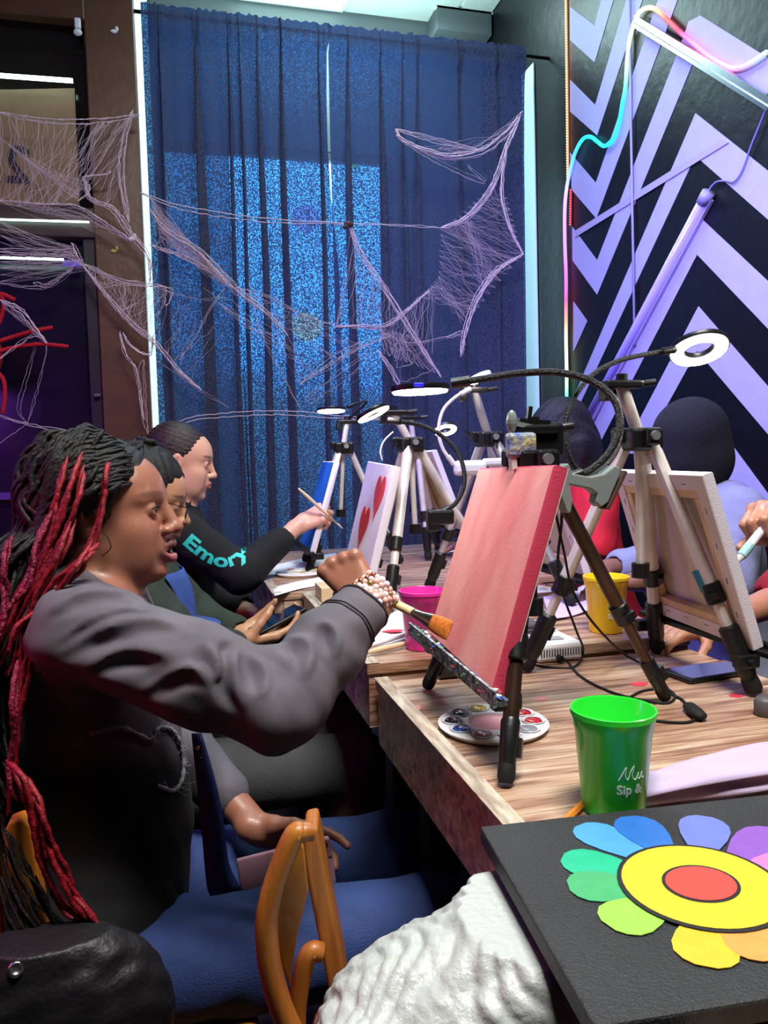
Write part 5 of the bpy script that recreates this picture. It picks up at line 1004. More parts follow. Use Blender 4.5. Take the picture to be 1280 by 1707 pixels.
# ---- far woman, hair tied back, painting
R3 = rotm(-6, -10); HC3 = np.array([.002, 2.585, 1.172]); w3 = np.array([.362, 2.50, .955])
b3, g3, P3h, arms3, inf3 = seated('woman with tied-back brown hair in a black hoodie painting before the curtain', HC3, R3, (-.05, 2.58, .45), None, [(.165, 2.41, .822), w3], [(.10, 2.74, .72), (.195, 2.60, .668)], [(.40, 2.48, .46), (.40, 2.68, .46)], 'd9a48e', m_black, m_black, hs=1.02, nose=.82, lips=.9, fine=.0034, blobs={'lip': 'b05a58', 'brow': '4a3024'}, eyes=.0022, slv_len=(.74, .9), wr_seed=31, zones=[((.33, 2.44, .91), (.52, 2.56, 1.02))],
   hands=(dict(w=w3, d=(.84, -.05, .40), n=(.28, .70, -.62), right=True, s=.98, per=((48, 62, 30), (55, 65, 35), (62, 68, 40), (68, 70, 40)), thumb=(.8, .35, .4)), dict(w=np.array([.195, 2.60, .668]), d=(.9, -.2, -.05), n=(.0, -.3, -1), right=False, s=.98, curl=(25, 30, 20))))
lash(P3h, R3, b3, mat('lash_brown', '3a241c', .6), .0010)
eyeballs(P3h, R3, 1.02, b3, (1, 0, -.5), '3a2a20', 'e0d8d4')
H3 = Field(HC3-.17, HC3+.15, (), .0045, .0045); H3.el(P3h(-.020, 0, .034), (.099, .080, .089), R3, 0).el(P3h(-.045, 0, -.015), (.06, .070, .05), R3, .02).el(P3h(.090, 0, -.020), (.085, .12, .092), R3, .01, 's').el(P3h(-.118, 0, .02), (.034, .034, .034), R3, .008)
H3.el(P3h(.0, -.09, -.03), (.035, .03, .04), R3, .01, 's').el(P3h(.0, .09, -.03), (.035, .03, .04), R3, .01, 's')
H3.disp(lambda x, y, z: -.0012*np.sin(z*420+x*160)); H3.mesh('hair', mat('hair_dark_brown', '2c1c1c', .42, var=.35, vs=50, stretch=(1, 1, 3), bump=.4, bs=120), b3)
# cyan sleeve lettering wrapped on the sleeve
bG = bvh_of(g3); m_cy = mat('cyan_print', '2fc9c4', .5, emit='2fc9c4', es=.0)
def wrap_text(txt, path, size, bvh, m, parent, off=.0015, shear=0, spacing=1.0, toward=None):
    v, f = text_mesh(txt, size, .0, bold=size*.035, shear=shear)
    me = bpy.data.meshes.new('tmp'); me.from_pydata(v.tolist(), [], f); bm = bmesh.new(); bm.from_mesh(me); bmesh.ops.triangulate(bm, faces=bm.faces[:]); bmesh.ops.subdivide_edges(bm, edges=[e for e in bm.edges if e.calc_length() > size*.2], cuts=2, use_grid_fill=False); bmesh.ops.triangulate(bm, faces=bm.faces[:])
    v = np.array([q.co[:] for q in bm.verts]); f = [[q.index for q in p.verts] for p in bm.faces]; bm.free(); bpy.data.meshes.remove(me)
    s = spline(path, 12); L_ = np.concatenate([[0], np.cumsum(np.linalg.norm(np.diff(s, axis=0), axis=1))]); W_ = v[:, 0].max(); out = []
    for x, y, z in v:
        q = x/W_*L_[-1]; p = np.array([np.interp(q, L_, s[:, k]) for k in range(3)]); t = nrm(np.array([np.interp(min(q+.004, L_[-1]), L_, s[:, k])-np.interp(max(q-.004, 0), L_, s[:, k]) for k in range(3)]))
        vw = nrm(CAMP-p); upv = nrm(np.cross(t, -vw)); 
        if upv[2] < 0: upv = -upv
        g = p+upv*y; r = bvh.ray_cast(Vector(g+vw*.15), Vector(-vw)); h = np.array(r[0]) if r[0] is not None else g; out.append(h+vw*off)
    return link_mesh('sleeve_lettering', out, f, m, parent)
wrap_text('Emory', [Yp(303, 905, 2.42), Yp(326, 924, 2.40), Yp(352, 940, 2.38), Yp(384, 944, 2.38), Yp(418, 922, 2.40)], .056, bG, m_cy, g3, shear=.0)
wt_ = MB().tube(ring_pts(np.array([.195, 2.60, .668])*.8+np.array([.10, 2.74, .72])*.2, (.5, -.75, -.2), .031), .007, 6, closed=True).build('wrist_watch', mat('watch_grey', '5e6066', .4), b3, smooth=True)
j = inf3[0][0]
gp = (j[0][2]+inf3[0][1])*.5; a3, b3_ = Yp(497, 814, 2.46), Yp(571, 881, 2.46); dd = nrm(b3_-a3); stick('paint_brush', 'thin pale paint brush held by the far woman', 'paint brush', a3, b3_, .0055, mat('pale_wood'), mat('bristle_pale', 'cfc8c0', .7))
# ---- middle person with glasses behind the jacketed woman
R2 = rotm(-4, -16); HC2 = np.array([-.088, 1.95, 1.088]); w2 = np.array([.118, 1.90, .722])
m_green = mat('dark_green_jacket', '202c24', .8, var=.2, vs=12, bump=.35, bs=300)
b2, g2, P2h, arms2, inf2 = seated('person with short braids, glasses and a blue apron looking down at a phone', HC2, R2, (-.12, 1.95, .42), None, [(.0, 1.76, .74), w2], [(.03, 2.14, .74), (.135, 2.02, .72)], [(.40, 1.86, .405), (.40, 2.06, .405)], 'b58666', m_green, m_grey_t, fine=.004, eyes=.002, nose=1.15, lips=1.15, slv_len=(.93, .93), wr_seed=51, zones=[((.10, 1.86, .69), (.29, 2.06, .77))], blobs={'lip': '7a4440', 'brow': '1a100c'},
   hands=(dict(w=w2, d=(.92, .22, .10), n=(-.10, .30, .95), right=True, s=1.0, curl=(12, 28, 22), thumb=(.75, .35, .62)), dict(w=np.array([.135, 2.02, .72]), d=(.9, -.3, .1), n=(-.1, -.3, .95), right=False, s=1.0, curl=(20, 30, 25), thumb=(.75, .35, .5))))
H2 = Field(HC2-.17, HC2+.16, (), .005, .005); H2.el(P2h(-.02, 0, .034), (.101, .084, .094), R2, 0).el(P2h(-.05, 0, -.02), (.06, .078, .07), R2, .02).el(P2h(.094, 0, -.020), (.084, .12, .096), R2, .006, 's'); H2.disp(lambda x, y, z: -.005*np.abs(np.sin(x*120+2*np.sin(y*60)))); h2 = H2.mesh('hair', m_hair, b2)
for k in range(18):
    a = rb.choice([rb.uniform(25, 85), rb.uniform(-125, -85)]); e = rb.uniform(25, 70); ar, er = math.radians(a), math.radians(e)
    def hp2(a, e, l=.006): a, e = math.radians(a), math.radians(e); q = np.array([math.cos(e)*math.cos(a), math.cos(e)*math.sin(a), math.sin(e)]); return P2h(*(np.array([-.02, 0, .034])+q*np.array([.101+l, .084+l, .094+l])))
    braid([hp2(a*.3-150, 70), hp2(a*.5-100, 75), hp2(a, e), hp2(a*1.1, e-22, .012), hp2(a*1.2, e-45-10*rb.random(), .018)], .0055, m_hair, parent=h2, seed=k)
for y_ in (.046, .052): braid([P2h(.072, y_*.6-.005, .075), P2h(.086, y_, .03), P2h(.090, y_-.004, -.02), P2h(.088, y_-.006, -.07)], .005, m_hair, parent=h2, seed=2)
gl = MB()
for y in (-1, 1): gl.tube([P2h(.106, y*.033+.025*math.cos(t), -.004+.019*math.sin(t)) for t in np.linspace(0, 2*math.pi, 28, endpoint=False)], .0014, 6, closed=True).bar(P2h(.105, y*.057, .004), P2h(0, y*.078, .006), .003, .002)
gl.bar(P2h(.107, -.009, 0), P2h(.107, .009, 0), .0025)
gf = gl.build('glasses', mat('glasses_dark', '14141a', .25, metal=.4), b2)
for y in (-1, 1): MB().lathe([(0, 0), (.0175, 0), (.0175, .001), (0, .001)], P2h(.1055, y*.033, -.004), 24, R2[0], flat=1).build('lens', mat('lens_clear', 'e8eef4', .03, alpha=.22, coat=1), gf)
# blue paint-spotted apron across the chest
bG2 = bvh_of(g2); v = []; nA, nB = 14, 10
top_, bot = [(-.085, 1.85), (-.03, 1.83), (.03, 1.88), (.05, 1.95), (.03, 2.05)], None
for i in range(nA+1):
    u_ = i/nA; z = .915-.32*u_
    for k in range(nB+1):
        y = 1.84+.22*k/nB-.02*u_; r = bG2.ray_cast(Vector((.6, y, z)), Vector((-1, 0, 0))); x = r[0].x if r[0] is not None else 0; x = min(x, -.02+.16*u_+.05) ; v.append((x+.007+.004*math.sin(k*1.3+i*.7), y, z))
f = [[i*(nB+1)+k, i*(nB+1)+k+1, (i+1)*(nB+1)+k+1, (i+1)*(nB+1)+k] for i in range(nA) for k in range(nB)]
m_apb = mat('blue_apron', '2c4a92', .75, var=.2, vs=14, bump=.3, bs=300)
o = link_mesh('apron', v, f, m_apb, b2, smooth=True); md = o.modifiers.new('Solidify', 'SOLIDIFY'); md.thickness = .003; sm = o.modifiers.new('Smooth', 'SMOOTH'); sm.iterations = 3
pd = u_; pc2 = at(462, 1033, Y=1.93); ux = nrm(np.array([.85, .25, .32])); uy = nrm(np.cross((0, 0, 1), ux)); slab_phone('phone', 'black phone held by the person in glasses', pc2, [ux, uy, np.cross(ux, uy)], (.140, .070, .009), mat('phone_case'), m_scr)
# ---- woman in the red shirt on the other side of the table
m_red = mat('red_shirt', 'c01824', .8, var=.12, vs=10, bump=.25, bs=300); m_jean = mat('blue_jeans', '2a4a9a', .8, var=.2, vs=14, bump=.3, bs=300)
R4 = rotm(186, -28); HC4 = np.array([1.335, 2.58, 1.225])
b4, g4, P4h, arms4, _ = seated('dark-haired woman in a red shirt leaning over the table behind an easel', HC4, R4, (1.50, 2.58, .45), None, [(1.28, 2.80, .83), (1.05, 2.74, .83)], [(1.34, 2.36, .82), (1.10, 2.30, .84)], [(1.10, 2.68, .46), (1.10, 2.48, .46)], '8a5a48', m_red, m_jean, fine=.006, eyes=.002, slv=(.085, .075, .05), slv_len=(-.15, -.15), wr_seed=61, body_r=.12,
   hands=(dict(w=np.array([1.05, 2.74, .83]), d=(-1, 0, 0), n=(0, 0, -1), right=True, curl=(25, 30, 20)), dict(w=np.array([1.10, 2.30, .84]), d=(-1, .1, .0), n=(0, 0, -1), right=False, curl=(25, 30, 20))))
H4 = Field(HC4-(.17, .17, .45), HC4+(.19, .17, .16), (), .007, .007); H4.el(P4h(-.02, 0, .034), (.110, .096, .104), R4, 0).el(HC4+(.05, 0, -.06), (.10, .105, .14), None, .03).el(HC4+(-.015, 0, -.03), (.125, .100, .13), None, .03).rc(HC4+(.03, -.075, -.02), HC4+(-.01, -.085, -.22), .045, .02, .02).rc(HC4+(.03, .075, -.02), HC4+(-.01, .085, -.22), .045, .02, .02).rc(HC4+(-.02, -.05, -.02), HC4+(-.05, -.06, -.16), .055, .03, .03).rc(HC4+(-.02, .05, -.02), HC4+(-.05, .06, -.16), .055, .03, .03); H4.disp(lambda x, y, z: -.003*np.sin(y*150+3*np.sin(z*20))); H4.mesh('hair', mat('hair_soft_black', '060405', .7, bump=.4, bs=90, var=.3, vs=40), b4)
eb = bvh_of(g4); ec = at(932, 850, Y=2.44); 
em = MB()
def onb(px, py): r = eb.ray_cast(Vector(CAMP), Vector(nrm(ray(px, py)))); return (np.array(r[0])-nrm(ray(px, py))*.004) if r[0] is not None else at(px, py, Y=2.45)
em.tube([onb(929+11*math.cos(t), 850+19*math.sin(t)) for t in np.linspace(0, 2*math.pi, 24, endpoint=False)], .0035, 6, closed=True)
for dx_ in (-5, 0, 5): em.tube([onb(929+dx_, 840), onb(931+dx_, 852), onb(928+dx_, 862)], .003, 5)
em.build('shirt_emblem', mat('emblem_white', 'e4dfe4', .7), g4)
# ---- person in the black beanie and pale hoodie
m_hood = mat('pale_grey_hoodie', '7d8296', .85, var=.08, vs=10, bump=.3, bs=260)
R5 = rotm(180, -20); HC5 = np.array([1.425, 1.97, 1.178])
b5, g5, P5h, arms5, _ = seated('person in a black beanie and pale grey hoodie behind the raw canvas back', HC5, R5, (1.58, 1.98, .42), None, [(1.46, 2.10, .82), (1.20, 2.03, .83)], [(1.36, 1.74, .82), (1.10, 1.72, .845)], [(1.16, 2.08, .44), (1.16, 1.88, .44)], '7a5242', m_hood, m_jean, fine=.006, eyes=.002, hood=True, slv=(.085, .075, .055), slv_len=(.85, .8), wr_seed=71, body_r=.13,
   hands=(dict(w=np.array([1.20, 2.03, .83]), d=(-1, 0, 0), n=(0, 0, -1), right=True, curl=(25, 30, 20)), dict(w=np.array([1.10, 1.72, .845]), d=(-1, .1, -.02), n=(0, 0, -1), right=False, curl=(25, 30, 20))))
H5 = Field(HC5-.18, HC5+.18, (), .006, .006); H5.el(P5h(-.018, 0, .036), (.112, .096, .104), R5, 0).el(P5h(.02, 0, -.03), (.095, .085, .10), R5, .02).el(HC5+(.045, 0, -.035), (.085, .094, .10), None, .03); H5.cut(HC5+(0, 0, -.115), (0, 0, -1)); H5.mesh('beanie', mat('beanie_black', '06080b', .9, bump=.4, bs=260), b5)
# ---- near person at the far side of the table, only an arm and a hand in view
m_red2 = mat('dark_red_shirt', '8e1018', .8, var=.12, vs=10, bump=.25, bs=300)
R6 = rotm(180, -15); HC6 = np.array([1.52, 1.26, 1.20])
b6, g6, P6h, arms6, inf6 = seated('person in a dark red shirt holding a white brush beside the raw canvas', HC6, R6, (1.60, 1.26, .42), None, [(1.31, 1.46, .835), (1.05, 1.385, .805)], [(1.36, 1.07, .86), (1.135, 1.235, 1.015)], [(1.2, 1.36, .44), (1.2, 1.16, .44)], 'b07a5c', m_red2, m_jean, fine=.004, eyes=.002, slv=(.085, .070, .05), slv_len=(-.02, .18), wr_seed=81, zones=[((.98, 1.16, .95), (1.15, 1.30, 1.10))],
   hands=(dict(w=np.array([1.05, 1.385, .805]), d=(-1, -.1, -.05), n=(0, 0, -1), right=True, curl=(15, 25, 20)), dict(w=np.array([1.135, 1.235, 1.015]), d=(-.80, -.10, .50), n=(-.42, -.30, -.75), right=False, s=1.05, per=((70, 75, 30), (66, 78, 35), (62, 78, 35), (60, 75, 35)), thumb=(.6, .3, .6))))
H6 = Field(HC6-.16, HC6+.16, (), .007, .007); H6.el(P6h(-.02, 0, .034), (.104, .087, .097), R6, 0).el(P6h(-.05, 0, -.02), (.06, .08, .07), R6, .02).el(P6h(.088, 0, -.035), (.080, .12, .10), R6, .006, 's'); H6.mesh('hair', m_hair, b6)
a, b = Yp(1300, 845, 1.215), Yp(1235, 928, 1.20); db = nrm(b-a); e = empty('paint_brush', b, 'white handled brush gripped beside the raw canvas edge', 'paint brush'); MB().tube([a-db*.04, a, b-db*.012, b], [.006, .0075, .0085, .0075], 12).build('handle', mat('brush_white', 'd8d4dc', .4, var=.08, vs=40), e, smooth=True); MB().tube([b-db*.03, b-db*.002], [.0089, .0089], 12).build('grip_band', mat('band_teal', '8fc0c0', .4), e); MB().tube([b, b+db*.012], [.0075, .004], 10).build('bristles', mat('bristle_pale', 'cfc8c0', .7), e)
# ------------------------------------------------------------------ chairs
m_oak = mat('chair_orange_wood', 'b8742c', .42, col2='8c4a1c', vs=5, bump=.08, bs=60, coat=.1, stretch=(9, 9, 1.2)); m_oakd = mat('chair_panel_wood', 'b07016', .42, col2='8e5410', vs=4, coat=.2, stretch=(8, 8, 1))
def tube_to(pts, r, n=14, flat=1, up=(0, 1, 0)): return MB().tube(spline(pts, 10), r, n, flat=flat, up=up)
# near empty chair: bentwood loop back whose plane stands in X-Z side view, leaning
ch = empty('wooden_chair', (.22, .62, FLOOR), 'empty orange wooden chair with a bentwood loop back pushed to the table', 'chair')
yn, yf = .52, .80      # near and far side posts of the back
def Q(px, py, y): return at(px, py, Y=y)
tube_to([Q(x, y, .715) for x, y in [(522, 1386), (505, 1387), (488, 1396), (459, 1470), (446, 1523), (445, 1566), (452, 1620), (469, 1680), (492, 1730), (530, 1790)]], np.interp(np.linspace(0, 1, 91), [0, .12, .3, 1], [.0085, .0095, .0108, .0115]), flat=1.1).build('back_loop', m_oak, ch, smooth=True)
def board(nm, poly, y, ext, m, bw=.003):
    o = MB().prism([Q(px, py, y) for px, py in poly], ext).build(nm, m, ch); md = o.modifiers.new('Bevel', 'BEVEL'); md.width = bw; md.segments = 3; return o
board('back_post', [(507, 1386), (529, 1381), (538, 1426), (549, 1490), (571, 1598), (584, 1684), (593, 1745), (566, 1745), (555, 1684), (537, 1598), (516, 1490), (504, 1426)], .765, (.010, .05, 0), m_oak, .004)
board('back_panel', [(500, 1405), (507, 1412), (515, 1486), (497, 1555), (486, 1620), (485, 1650), (470, 1612), (458, 1555), (460, 1512), (472, 1455)], .735, (0, .010, 0), m_oakd, .002)
tube_to([Q(x, y, .755) for x, y in [(536, 1588), (520, 1586), (508, 1606), (499, 1650), (494, 1700), (498, 1760)]], np.full(51, .0098)).build('inner_loop', m_oak, ch, smooth=True)
tube_to([Q(x, y, .76) for x, y in [(556, 1692), (544, 1690), (534, 1712), (530, 1770)]], np.full(31, .0085)).build('inner_loop', m_oak, ch, smooth=True)
MB().box((.33, .66, .40), (.40, .38, .035), bev=.012).build('seat', m_oakd, ch)
bk = Q(590, 1790, .66)
for (x, y) in ((.15, .50), (.15, .82), (.50, .50), (.50, .82)): MB().cyl((x, y, FLOOR), (x, y, .39), .014, .018).build('leg', m_oak, ch, smooth=True)
for y in (.50, .82): MB().bar((.15, y, .39), (.14 if y < .6 else .155, y+(.04 if y < .6 else 0), .60), .03, .03, bev=.006).build('back_support', m_oak, ch)
# chair under the woman with braids: round-topped back slat visible at the frame edge
c2_ = empty('wooden_chair', (-.2, 1.3, FLOOR), 'orange wooden chair carrying the woman with long braids', 'chair')
for y0_ in (1.13, 1.47):
    MB().tube(spline([(-.30, y0_, .36), (-.315, y0_, .48), (-.325, y0_, .58), (-.33, y0_+(.02 if y0_ < 1.3 else -.02), .615)], 8), .020, 12, flat=.8).build('back_post', m_oak, c2_, smooth=True)
sl_ = MB(); 
v = []
for z, w_ in ((.42, .045), (.50, .06), (.57, .06), (.605, .045), (.62, .02)): v += [(-.325, 1.135-w_*.35, z), (-.325, 1.135+w_*.9, z)]
tube_to([(-.33, 1.14, .612), (-.338, 1.22, .635), (-.34, 1.30, .642), (-.338, 1.38, .635), (-.33, 1.46, .612)], np.full(41, .024), flat=.7).build('top_rail', m_oak, c2_, smooth=True)
for k in range(4): MB().box((-.325, 1.20+.067*k, .49), (.014, .045, .25), bev=.005).build('back_slat', m_oakd, c2_)
bd2 = MB().prism([Q(px, py, 1.085) for px, py in [(6, 1390), (14, 1372), (36, 1364), (50, 1376), (58, 1420), (66, 1470), (76, 1530), (84, 1600), (40, 1600), (22, 1500), (10, 1430)]], (0, .03, 0)).build('back_slat', mat('chair_slat_wood', 'b06a20', .45), c2_); md = bd2.modifiers.new('Bevel', 'BEVEL'); md.width = .004; md.segments = 3
MB().box((-.12, 1.30, .318), (.40, .40, .035), bev=.012).build('seat', m_oakd, c2_)
for (x, y) in ((-.30, 1.13), (-.30, 1.47), (.06, 1.13), (.06, 1.47)): MB().cyl((x, y, FLOOR), (x, y, .31), .016, .02).build('leg', m_oak, c2_, smooth=True)
for lb, (x, y), s_ in (('plain dark chair carrying the person in glasses', (-.12, 1.95), 1), ('plain dark chair carrying the far woman in the black hoodie', (-.05, 2.58), 1), ('plain dark chair carrying the woman in the red shirt', (1.50, 2.58), -1), ('plain dark chair carrying the person in the black beanie', (1.58, 1.98), -1), ('plain dark chair carrying the person in the dark red shirt', (1.60, 1.26), -1)):
    e = empty('chair', (x, y, FLOOR), lb, 'chair'); m_ = mat('chair_dark', '1a1412', .5); zs = .295
    MB().box((x+.04*s_, y, zs), (.36, .38, .03), bev=.01).build('seat', m_, e)
    for ax_ in (-.12, .20):
        for ay in (-.17, .17): MB().cyl((x+ax_*s_, y+ay, FLOOR), (x+ax_*s_, y+ay, zs), .013, .015).build('leg', m_, e, smooth=True)
    MB().box((x-.155*s_, y, .50), (.02, .36, .16), bev=.008).build('backrest', m_, e)
    for ay in (-.16, .16): MB().bar((x-.14*s_, y+ay, zs), (x-.155*s_, y+ay, .56), .022, .022, (0, 1, 0)).build('back_post', m_, e)
# black bag with a silver snap hung on that chair at the frame's lower corner
Fb = Field((-.30, .93, .30), (-.02, 1.12, .58), (), .004, .004); cb = at(100, 1640, Y=1.03)
Fb.el(at(70, 1640, Y=1.03), (.10, .05, .09), None, .02).el(at(170, 1680, Y=1.03), (.09, .045, .10), None, .04).el(at(110, 1720, Y=1.03), (.12, .05, .08), None, .04); Fb.disp(lambda x, y, z: -.006*wn((x, y, z), 40, 5)-.003*wn((x, y, z), 90, 6))
bg = Fb.mesh('shoulder_bag', mat('bag_black', '141216', .5, bump=.2, bs=120)); tag(bg, 'black soft bag with a silver snap beneath the red braid ends', 'bag'); bb = bvh_of(bg)
r_ = bb.ray_cast(Vector(CAMP), Vector(nrm(ray(27, 1616)))); p = np.array(r_[0]) if r_[0] is not None else at(27, 1616, Y=.98); vd = nrm(CAMP-p)
MB().lathe([(.0095, -.002), (.0095, .001), (.007, .003), (.005, .0015), (0, .0015)], p, 20, vd).build('snap', mat('snap_silver', 'd0d0d4', .2, metal=1), bg, smooth=True)
# white crumpled plastic bag under the canvas
Fw = Field((.05, .44, .38), (.325, .80, .76), (), .0035, .0035)
Fw.el(at(880, 1640, Y=.62)-(.0, 0, .0), (.06, .09, .085), None, .03).el(at(770, 1660, Y=.64), (.07, .08, .055), None, .04).el(at(690, 1700, Y=.66), (.07, .07, .05), None, .04).el(at(845, 1570, Y=.66), (.035, .05, .06), None, .03).rc(at(845, 1545, Y=.68), at(838, 1522, Y=.69), .016, .010, .02).el(at(640, 1690, Y=.66), (.03, .035, .03), None, .03).el(at(780, 1760, Y=.62), (.14, .10, .07), None, .04)
Fw.disp(lambda x, y, z: -.0070*np.abs(wn((x, y, z), 46, 15))-.0045*np.abs(np.sin((x*.6+z*.7)*130+4*np.sin(y*36)+5*wn((x, y, z), 24, 2)))-.002*wn((x, y, z), 180, 17))
wbg = Fw.mesh('plastic_bag', mat('plastic_bag_white', 'b4bab6', .38, bump=.25, bs=120)); tag(wbg, 'crumpled white plastic bag hanging at the table edge below the black canvas', 'bag')
# ------------------------------------------------------------------ cobwebs of stretched polyester
m_web = mat('cobweb_fibre', 'dcc4cc', .8)
def web(label, cords, sheets, y=3.60, seed=0):
    r = random.Random(seed); mb = MB(); pt = lambda p: Yp(p[0], p[1], y+(p[2] if len(p) > 2 else 0))
    def strand(a, b, rad, sag, jit):
        n_ = 7; q = [a+(b-a)*t for t in np.linspace(0, 1, n_)]
        for i in range(1, n_-1):
            t = i/(n_-1); q[i] = q[i]+np.array([r.gauss(0, jit*.45), r.gauss(0, jit*.4), r.gauss(0, jit*.45)-sag*4*t*(1-t)])
        mb.tube(q, rad, 3, cap=False)
    for c, rad, cnt in cords:
        s = spline([pt(p) for p in c], 8)
        for k in range(cnt):
            o_ = np.array([r.gauss(0, .008), r.gauss(0, .008), r.gauss(0, .008)])*(1 if cnt > 1 else 0); prof = np.sin(np.linspace(0, math.pi, len(s)))**.5
            mb.tube(s+prof[:, None]*o_+np.array([[r.gauss(0, .0016) for _ in range(3)] for _ in s]), rad, 4 if rad > .001 else 3, cap=False)
    for A_, B_, n_, jit in sheets:
        sa, sb = spline([pt(p) for p in A_], 10), spline([pt(p) for p in B_], 10)
        for k in range(int(n_*.8)):
            u_ = r.random(); w_ = r.random() if r.random() < .35 else min(1, max(0, u_+r.gauss(0, .12))); a = sa[int(u_*(len(sa)-1))]; b = sb[int(w_*(len(sb)-1))]
            strand(a, b, r.choice((.0003, .0004, .0005, .0007)), r.uniform(-.01, .03), jit)
    o = mb.build('cobweb', m_web, fix=False, smooth=True); tag(o, label, 'cobweb'); return o
web('fake cobweb stretched across the door frame over the tan sign', [([(0, 188), (60, 200), (125, 204), (190, 200), (232, 192)], .0016, 4), ([(222, 183), (206, 240), (203, 300), (215, 370)], .0012, 5), ([(0, 335), (60, 342), (120, 345), (170, 372), (218, 402)], .0014, 5), ([(140, 300), (150, 330), (185, 345), (215, 385), (245, 425), (250, 470)], .0016, 5), ([(130, 335), (150, 315), (140, 295), (175, 290), (185, 285)], .0012, 4)],
    [([(0, 188), (125, 204), (220, 198)], [(0, 335), (80, 345), (140, 320)], 95, .018), ([(0, 230), (60, 280)], [(130, 335), (150, 300)], 35, .014), ([(205, 210), (215, 380)], [(150, 300), (218, 402)], 22, .01), ([(0, 340), (100, 345)], [(130, 340), (215, 400)], 30, .008), ([(222, 185), (222, 190)], [(140, 300), (180, 350)], 16, .012)], seed=1)
web('fake cobweb bunch knotted at the blue box below the door rail', [([(-10, 418), (60, 425), (118, 428), (140, 445)], .0012, 4), ([(140, 445), (180, 495), (220, 540), (262, 575), (300, 620), (335, 650)], .0016, 6), ([(140, 440), (200, 470), (275, 478)], .0012, 5), ([(120, 405), (128, 425), (142, 448)], .0014, 5), ([(-10, 470), (60, 478), (100, 462), (125, 440)], .0009, 4), ([(55, 472), (85, 478), (120, 450)], .0010, 3), ([(270, 478), (282, 486), (277, 510)], .0014, 4)],
    [([(0, 370), (0, 480)], [(120, 410), (145, 450)], 85, .010), ([(140, 442), (200, 470), (275, 478)], [(142, 448), (200, 518), (262, 575)], 75, .010), ([(275, 480), (278, 510)], [(200, 510), (262, 570)], 20, .010)], seed=2)
web('fake cobweb strung from the door jamb over the first navy curtain', [([(234, 322), (300, 345), (360, 356), (450, 368), (580, 373)], .0022, 2), ([(250, 350), (275, 385), (330, 420), (372, 462), (400, 490), (440, 520), (480, 560)], .0016, 6), ([(250, 408), (300, 425), (350, 450), (385, 478)], .0014, 5), ([(375, 480), (350, 520), (330, 560), (300, 600)], .0009, 2), ([(385, 480), (440, 495), (520, 535), (580, 545)], .0010, 4), ([(260, 480), (330, 500), (375, 495)], .0006, 2), ([(205, 555), (220, 575), (250, 590), (255, 560)], .0016, 4), ([(200, 553), (212, 590), (230, 620), (240, 700)], .0012, 4), ([(260, 600), (330, 650), (380, 680)], .0006, 2)],
    [([(250, 330), (270, 400)], [(340, 430), (385, 480)], 85, .012), ([(250, 350), (300, 400)], [(260, 410), (340, 440)], 30, .012), ([(385, 485), (480, 560)], [(380, 470), (560, 545)], 40, .016), ([(280, 590), (330, 640)], [(300, 500), (380, 560)], 14, .015), ([(470, 560), (520, 620)], [(340, 480), (420, 560)], 14, .015)], seed=3)
web('fake cobweb spanning the middle of the curtains below a brown knot', [([(582, 372), (600, 420), (640, 480), (690, 560), (735, 628)], .0016, 7), ([(560, 545), (600, 545), (640, 545), (670, 525), (715, 485)], .0014, 6), ([(630, 585), (655, 625), (672, 660)], .0016, 5), ([(500, 640), (560, 600), (610, 575), (650, 560)], .0010, 4), ([(582, 372), (660, 376), (740, 380)], .0012, 2), ([(415, 470), (440, 560), (480, 640), (500, 680)], .0007, 2), ([(640, 555), (680, 570), (735, 560), (770, 555)], .0009, 3)],
    [([(585, 380), (640, 480), (735, 625)], [(560, 545), (640, 560), (670, 655)], 60, .012), ([(630, 545), (690, 560)], [(640, 590), (735, 625)], 60, .010), ([(680, 510), (730, 470)], [(650, 545), (720, 590)], 30, .014), ([(450, 520), (520, 545)], [(500, 640), (620, 580)], 22, .016), ([(490, 620), (520, 690)], [(590, 560), (640, 600)], 14, .012)], seed=4)
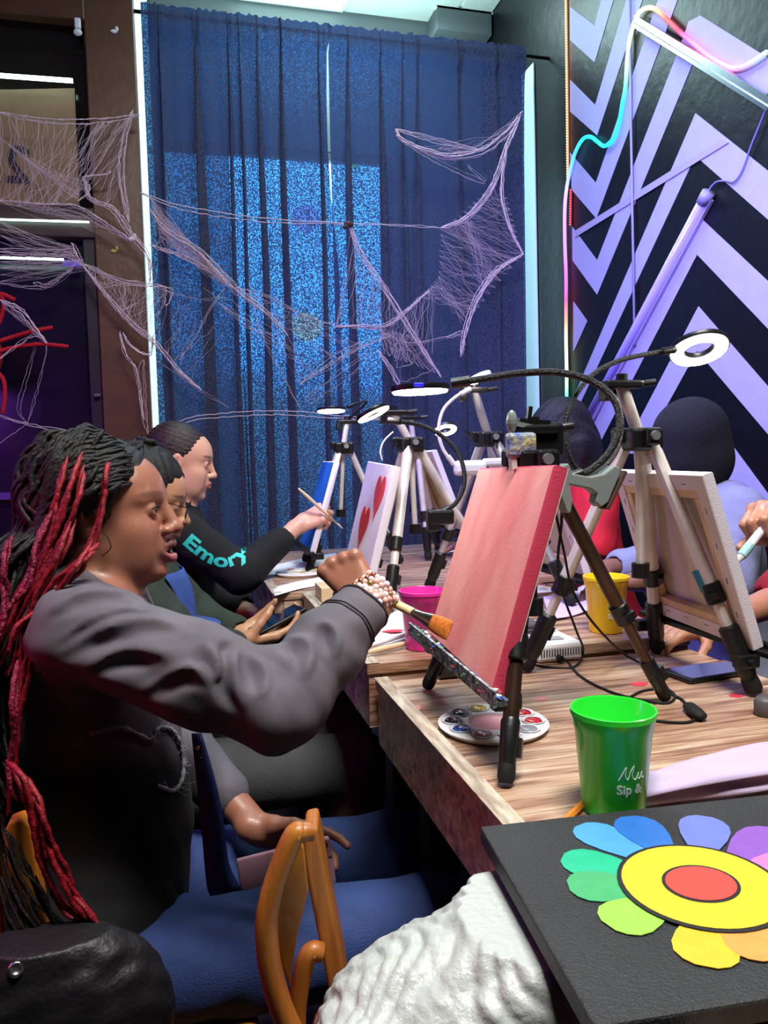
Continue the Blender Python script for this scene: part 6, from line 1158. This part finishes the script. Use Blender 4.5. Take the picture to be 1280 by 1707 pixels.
web('fake cobweb pulled from the curtain edge in a torn triangle', [([(660, 215), (675, 235), (740, 258), (800, 252), (845, 220), (870, 186)], .0020, 7), ([(660, 215), (720, 232), (800, 250)], .0014, 4), ([(868, 190), (842, 250), (820, 310), (780, 360), (735, 380)], .0018, 7), ([(845, 240), (836, 320), (850, 380), (872, 424)], .0016, 6), ([(872, 424), (830, 450), (800, 490), (780, 540), (768, 590)], .0016, 6), ([(768, 595), (772, 575), (770, 555), (745, 562)], .0010, 3), ([(780, 275), (810, 300), (740, 270), (680, 240)], .0008, 3)],
    [([(820, 310), (740, 380)], [(845, 330), (872, 424)], 60, .012), ([(735, 382), (790, 365)], [(872, 424), (800, 490)], 50, .016), ([(735, 382), (730, 470)], [(872, 424), (780, 535)], 55, .016), ([(700, 245), (800, 252)], [(760, 270), (850, 215)], 30, .008), ([(730, 460), (700, 500)], [(770, 540), (800, 490)], 40, .016), ([(868, 188), (864, 200)], [(780, 250), (840, 235)], 14, .006)], seed=5)
web('long single web thread sagging behind the far woman', [([(258, 722), (320, 700), (400, 692), (480, 690), (560, 696), (640, 700)], .0018, 2), ([(-10, 690), (45, 707), (130, 722), (200, 735)], .0014, 2), ([(45, 707), (30, 680), (45, 620), (60, 570)], .0009, 2), ([(45, 707), (-10, 745)], .0009, 1), ([(248, 725), (243, 650), (240, 600)], .0010, 3), ([(258, 722), (300, 702)], .0012, 2)], [], y=3.58, seed=6)
o = MB().ell(Yp(581, 373, 3.59), (.022, .012, .014)).ell(Yp(576, 378, 3.585), (.012, .01, .010)).build('knot', mat('knot_brown', '4a3024', .7), smooth=True); tag(o, 'small brown knot pinning webs where the curtains meet', 'knot')
# red fuzzy spider decoration at the frame edge
sd = empty('toy_spider', Yp(-30, 590, 3.5), 'red fuzzy toy spider with bent legs at the dark door', 'toy spider'); m_fz = mat('red_fuzz', 'b80f22', .9, bump=.8, bs=200, emit='b80f22', es=.0)
MB().ell(Yp(-40, 590, 3.5), (.10, .09, .12), nu=20, nv=12).build('spider_body', m_fz, sd, smooth=True)
for pts_ in ([(-20, 575), (20, 562), (55, 552), (88, 546)], [(-20, 590), (30, 578), (70, 574), (114, 578)], [(-20, 560), (0, 535), (6, 505), (2, 490), (25, 500)], [(-20, 610), (4, 630), (8, 660), (4, 690)]):
    s = spline([Yp(px, py, 3.48) for px, py in pts_], 10); MB().tube(s, .0085*(1+.12*np.sin(np.arange(len(s))*2.1)), 8).build('spider_leg', m_fz, sd, smooth=True)
web('small white web hanging on the red toy spider', [([(0, 500), (35, 515), (60, 545), (78, 572)], .0014, 4), ([(78, 572), (50, 565), (0, 598)], .0010, 3), ([(78, 575), (60, 640), (45, 705)], .0006, 2)], [([(0, 500), (35, 515)], [(40, 530), (78, 572)], 24, .008)], y=3.46, seed=9)
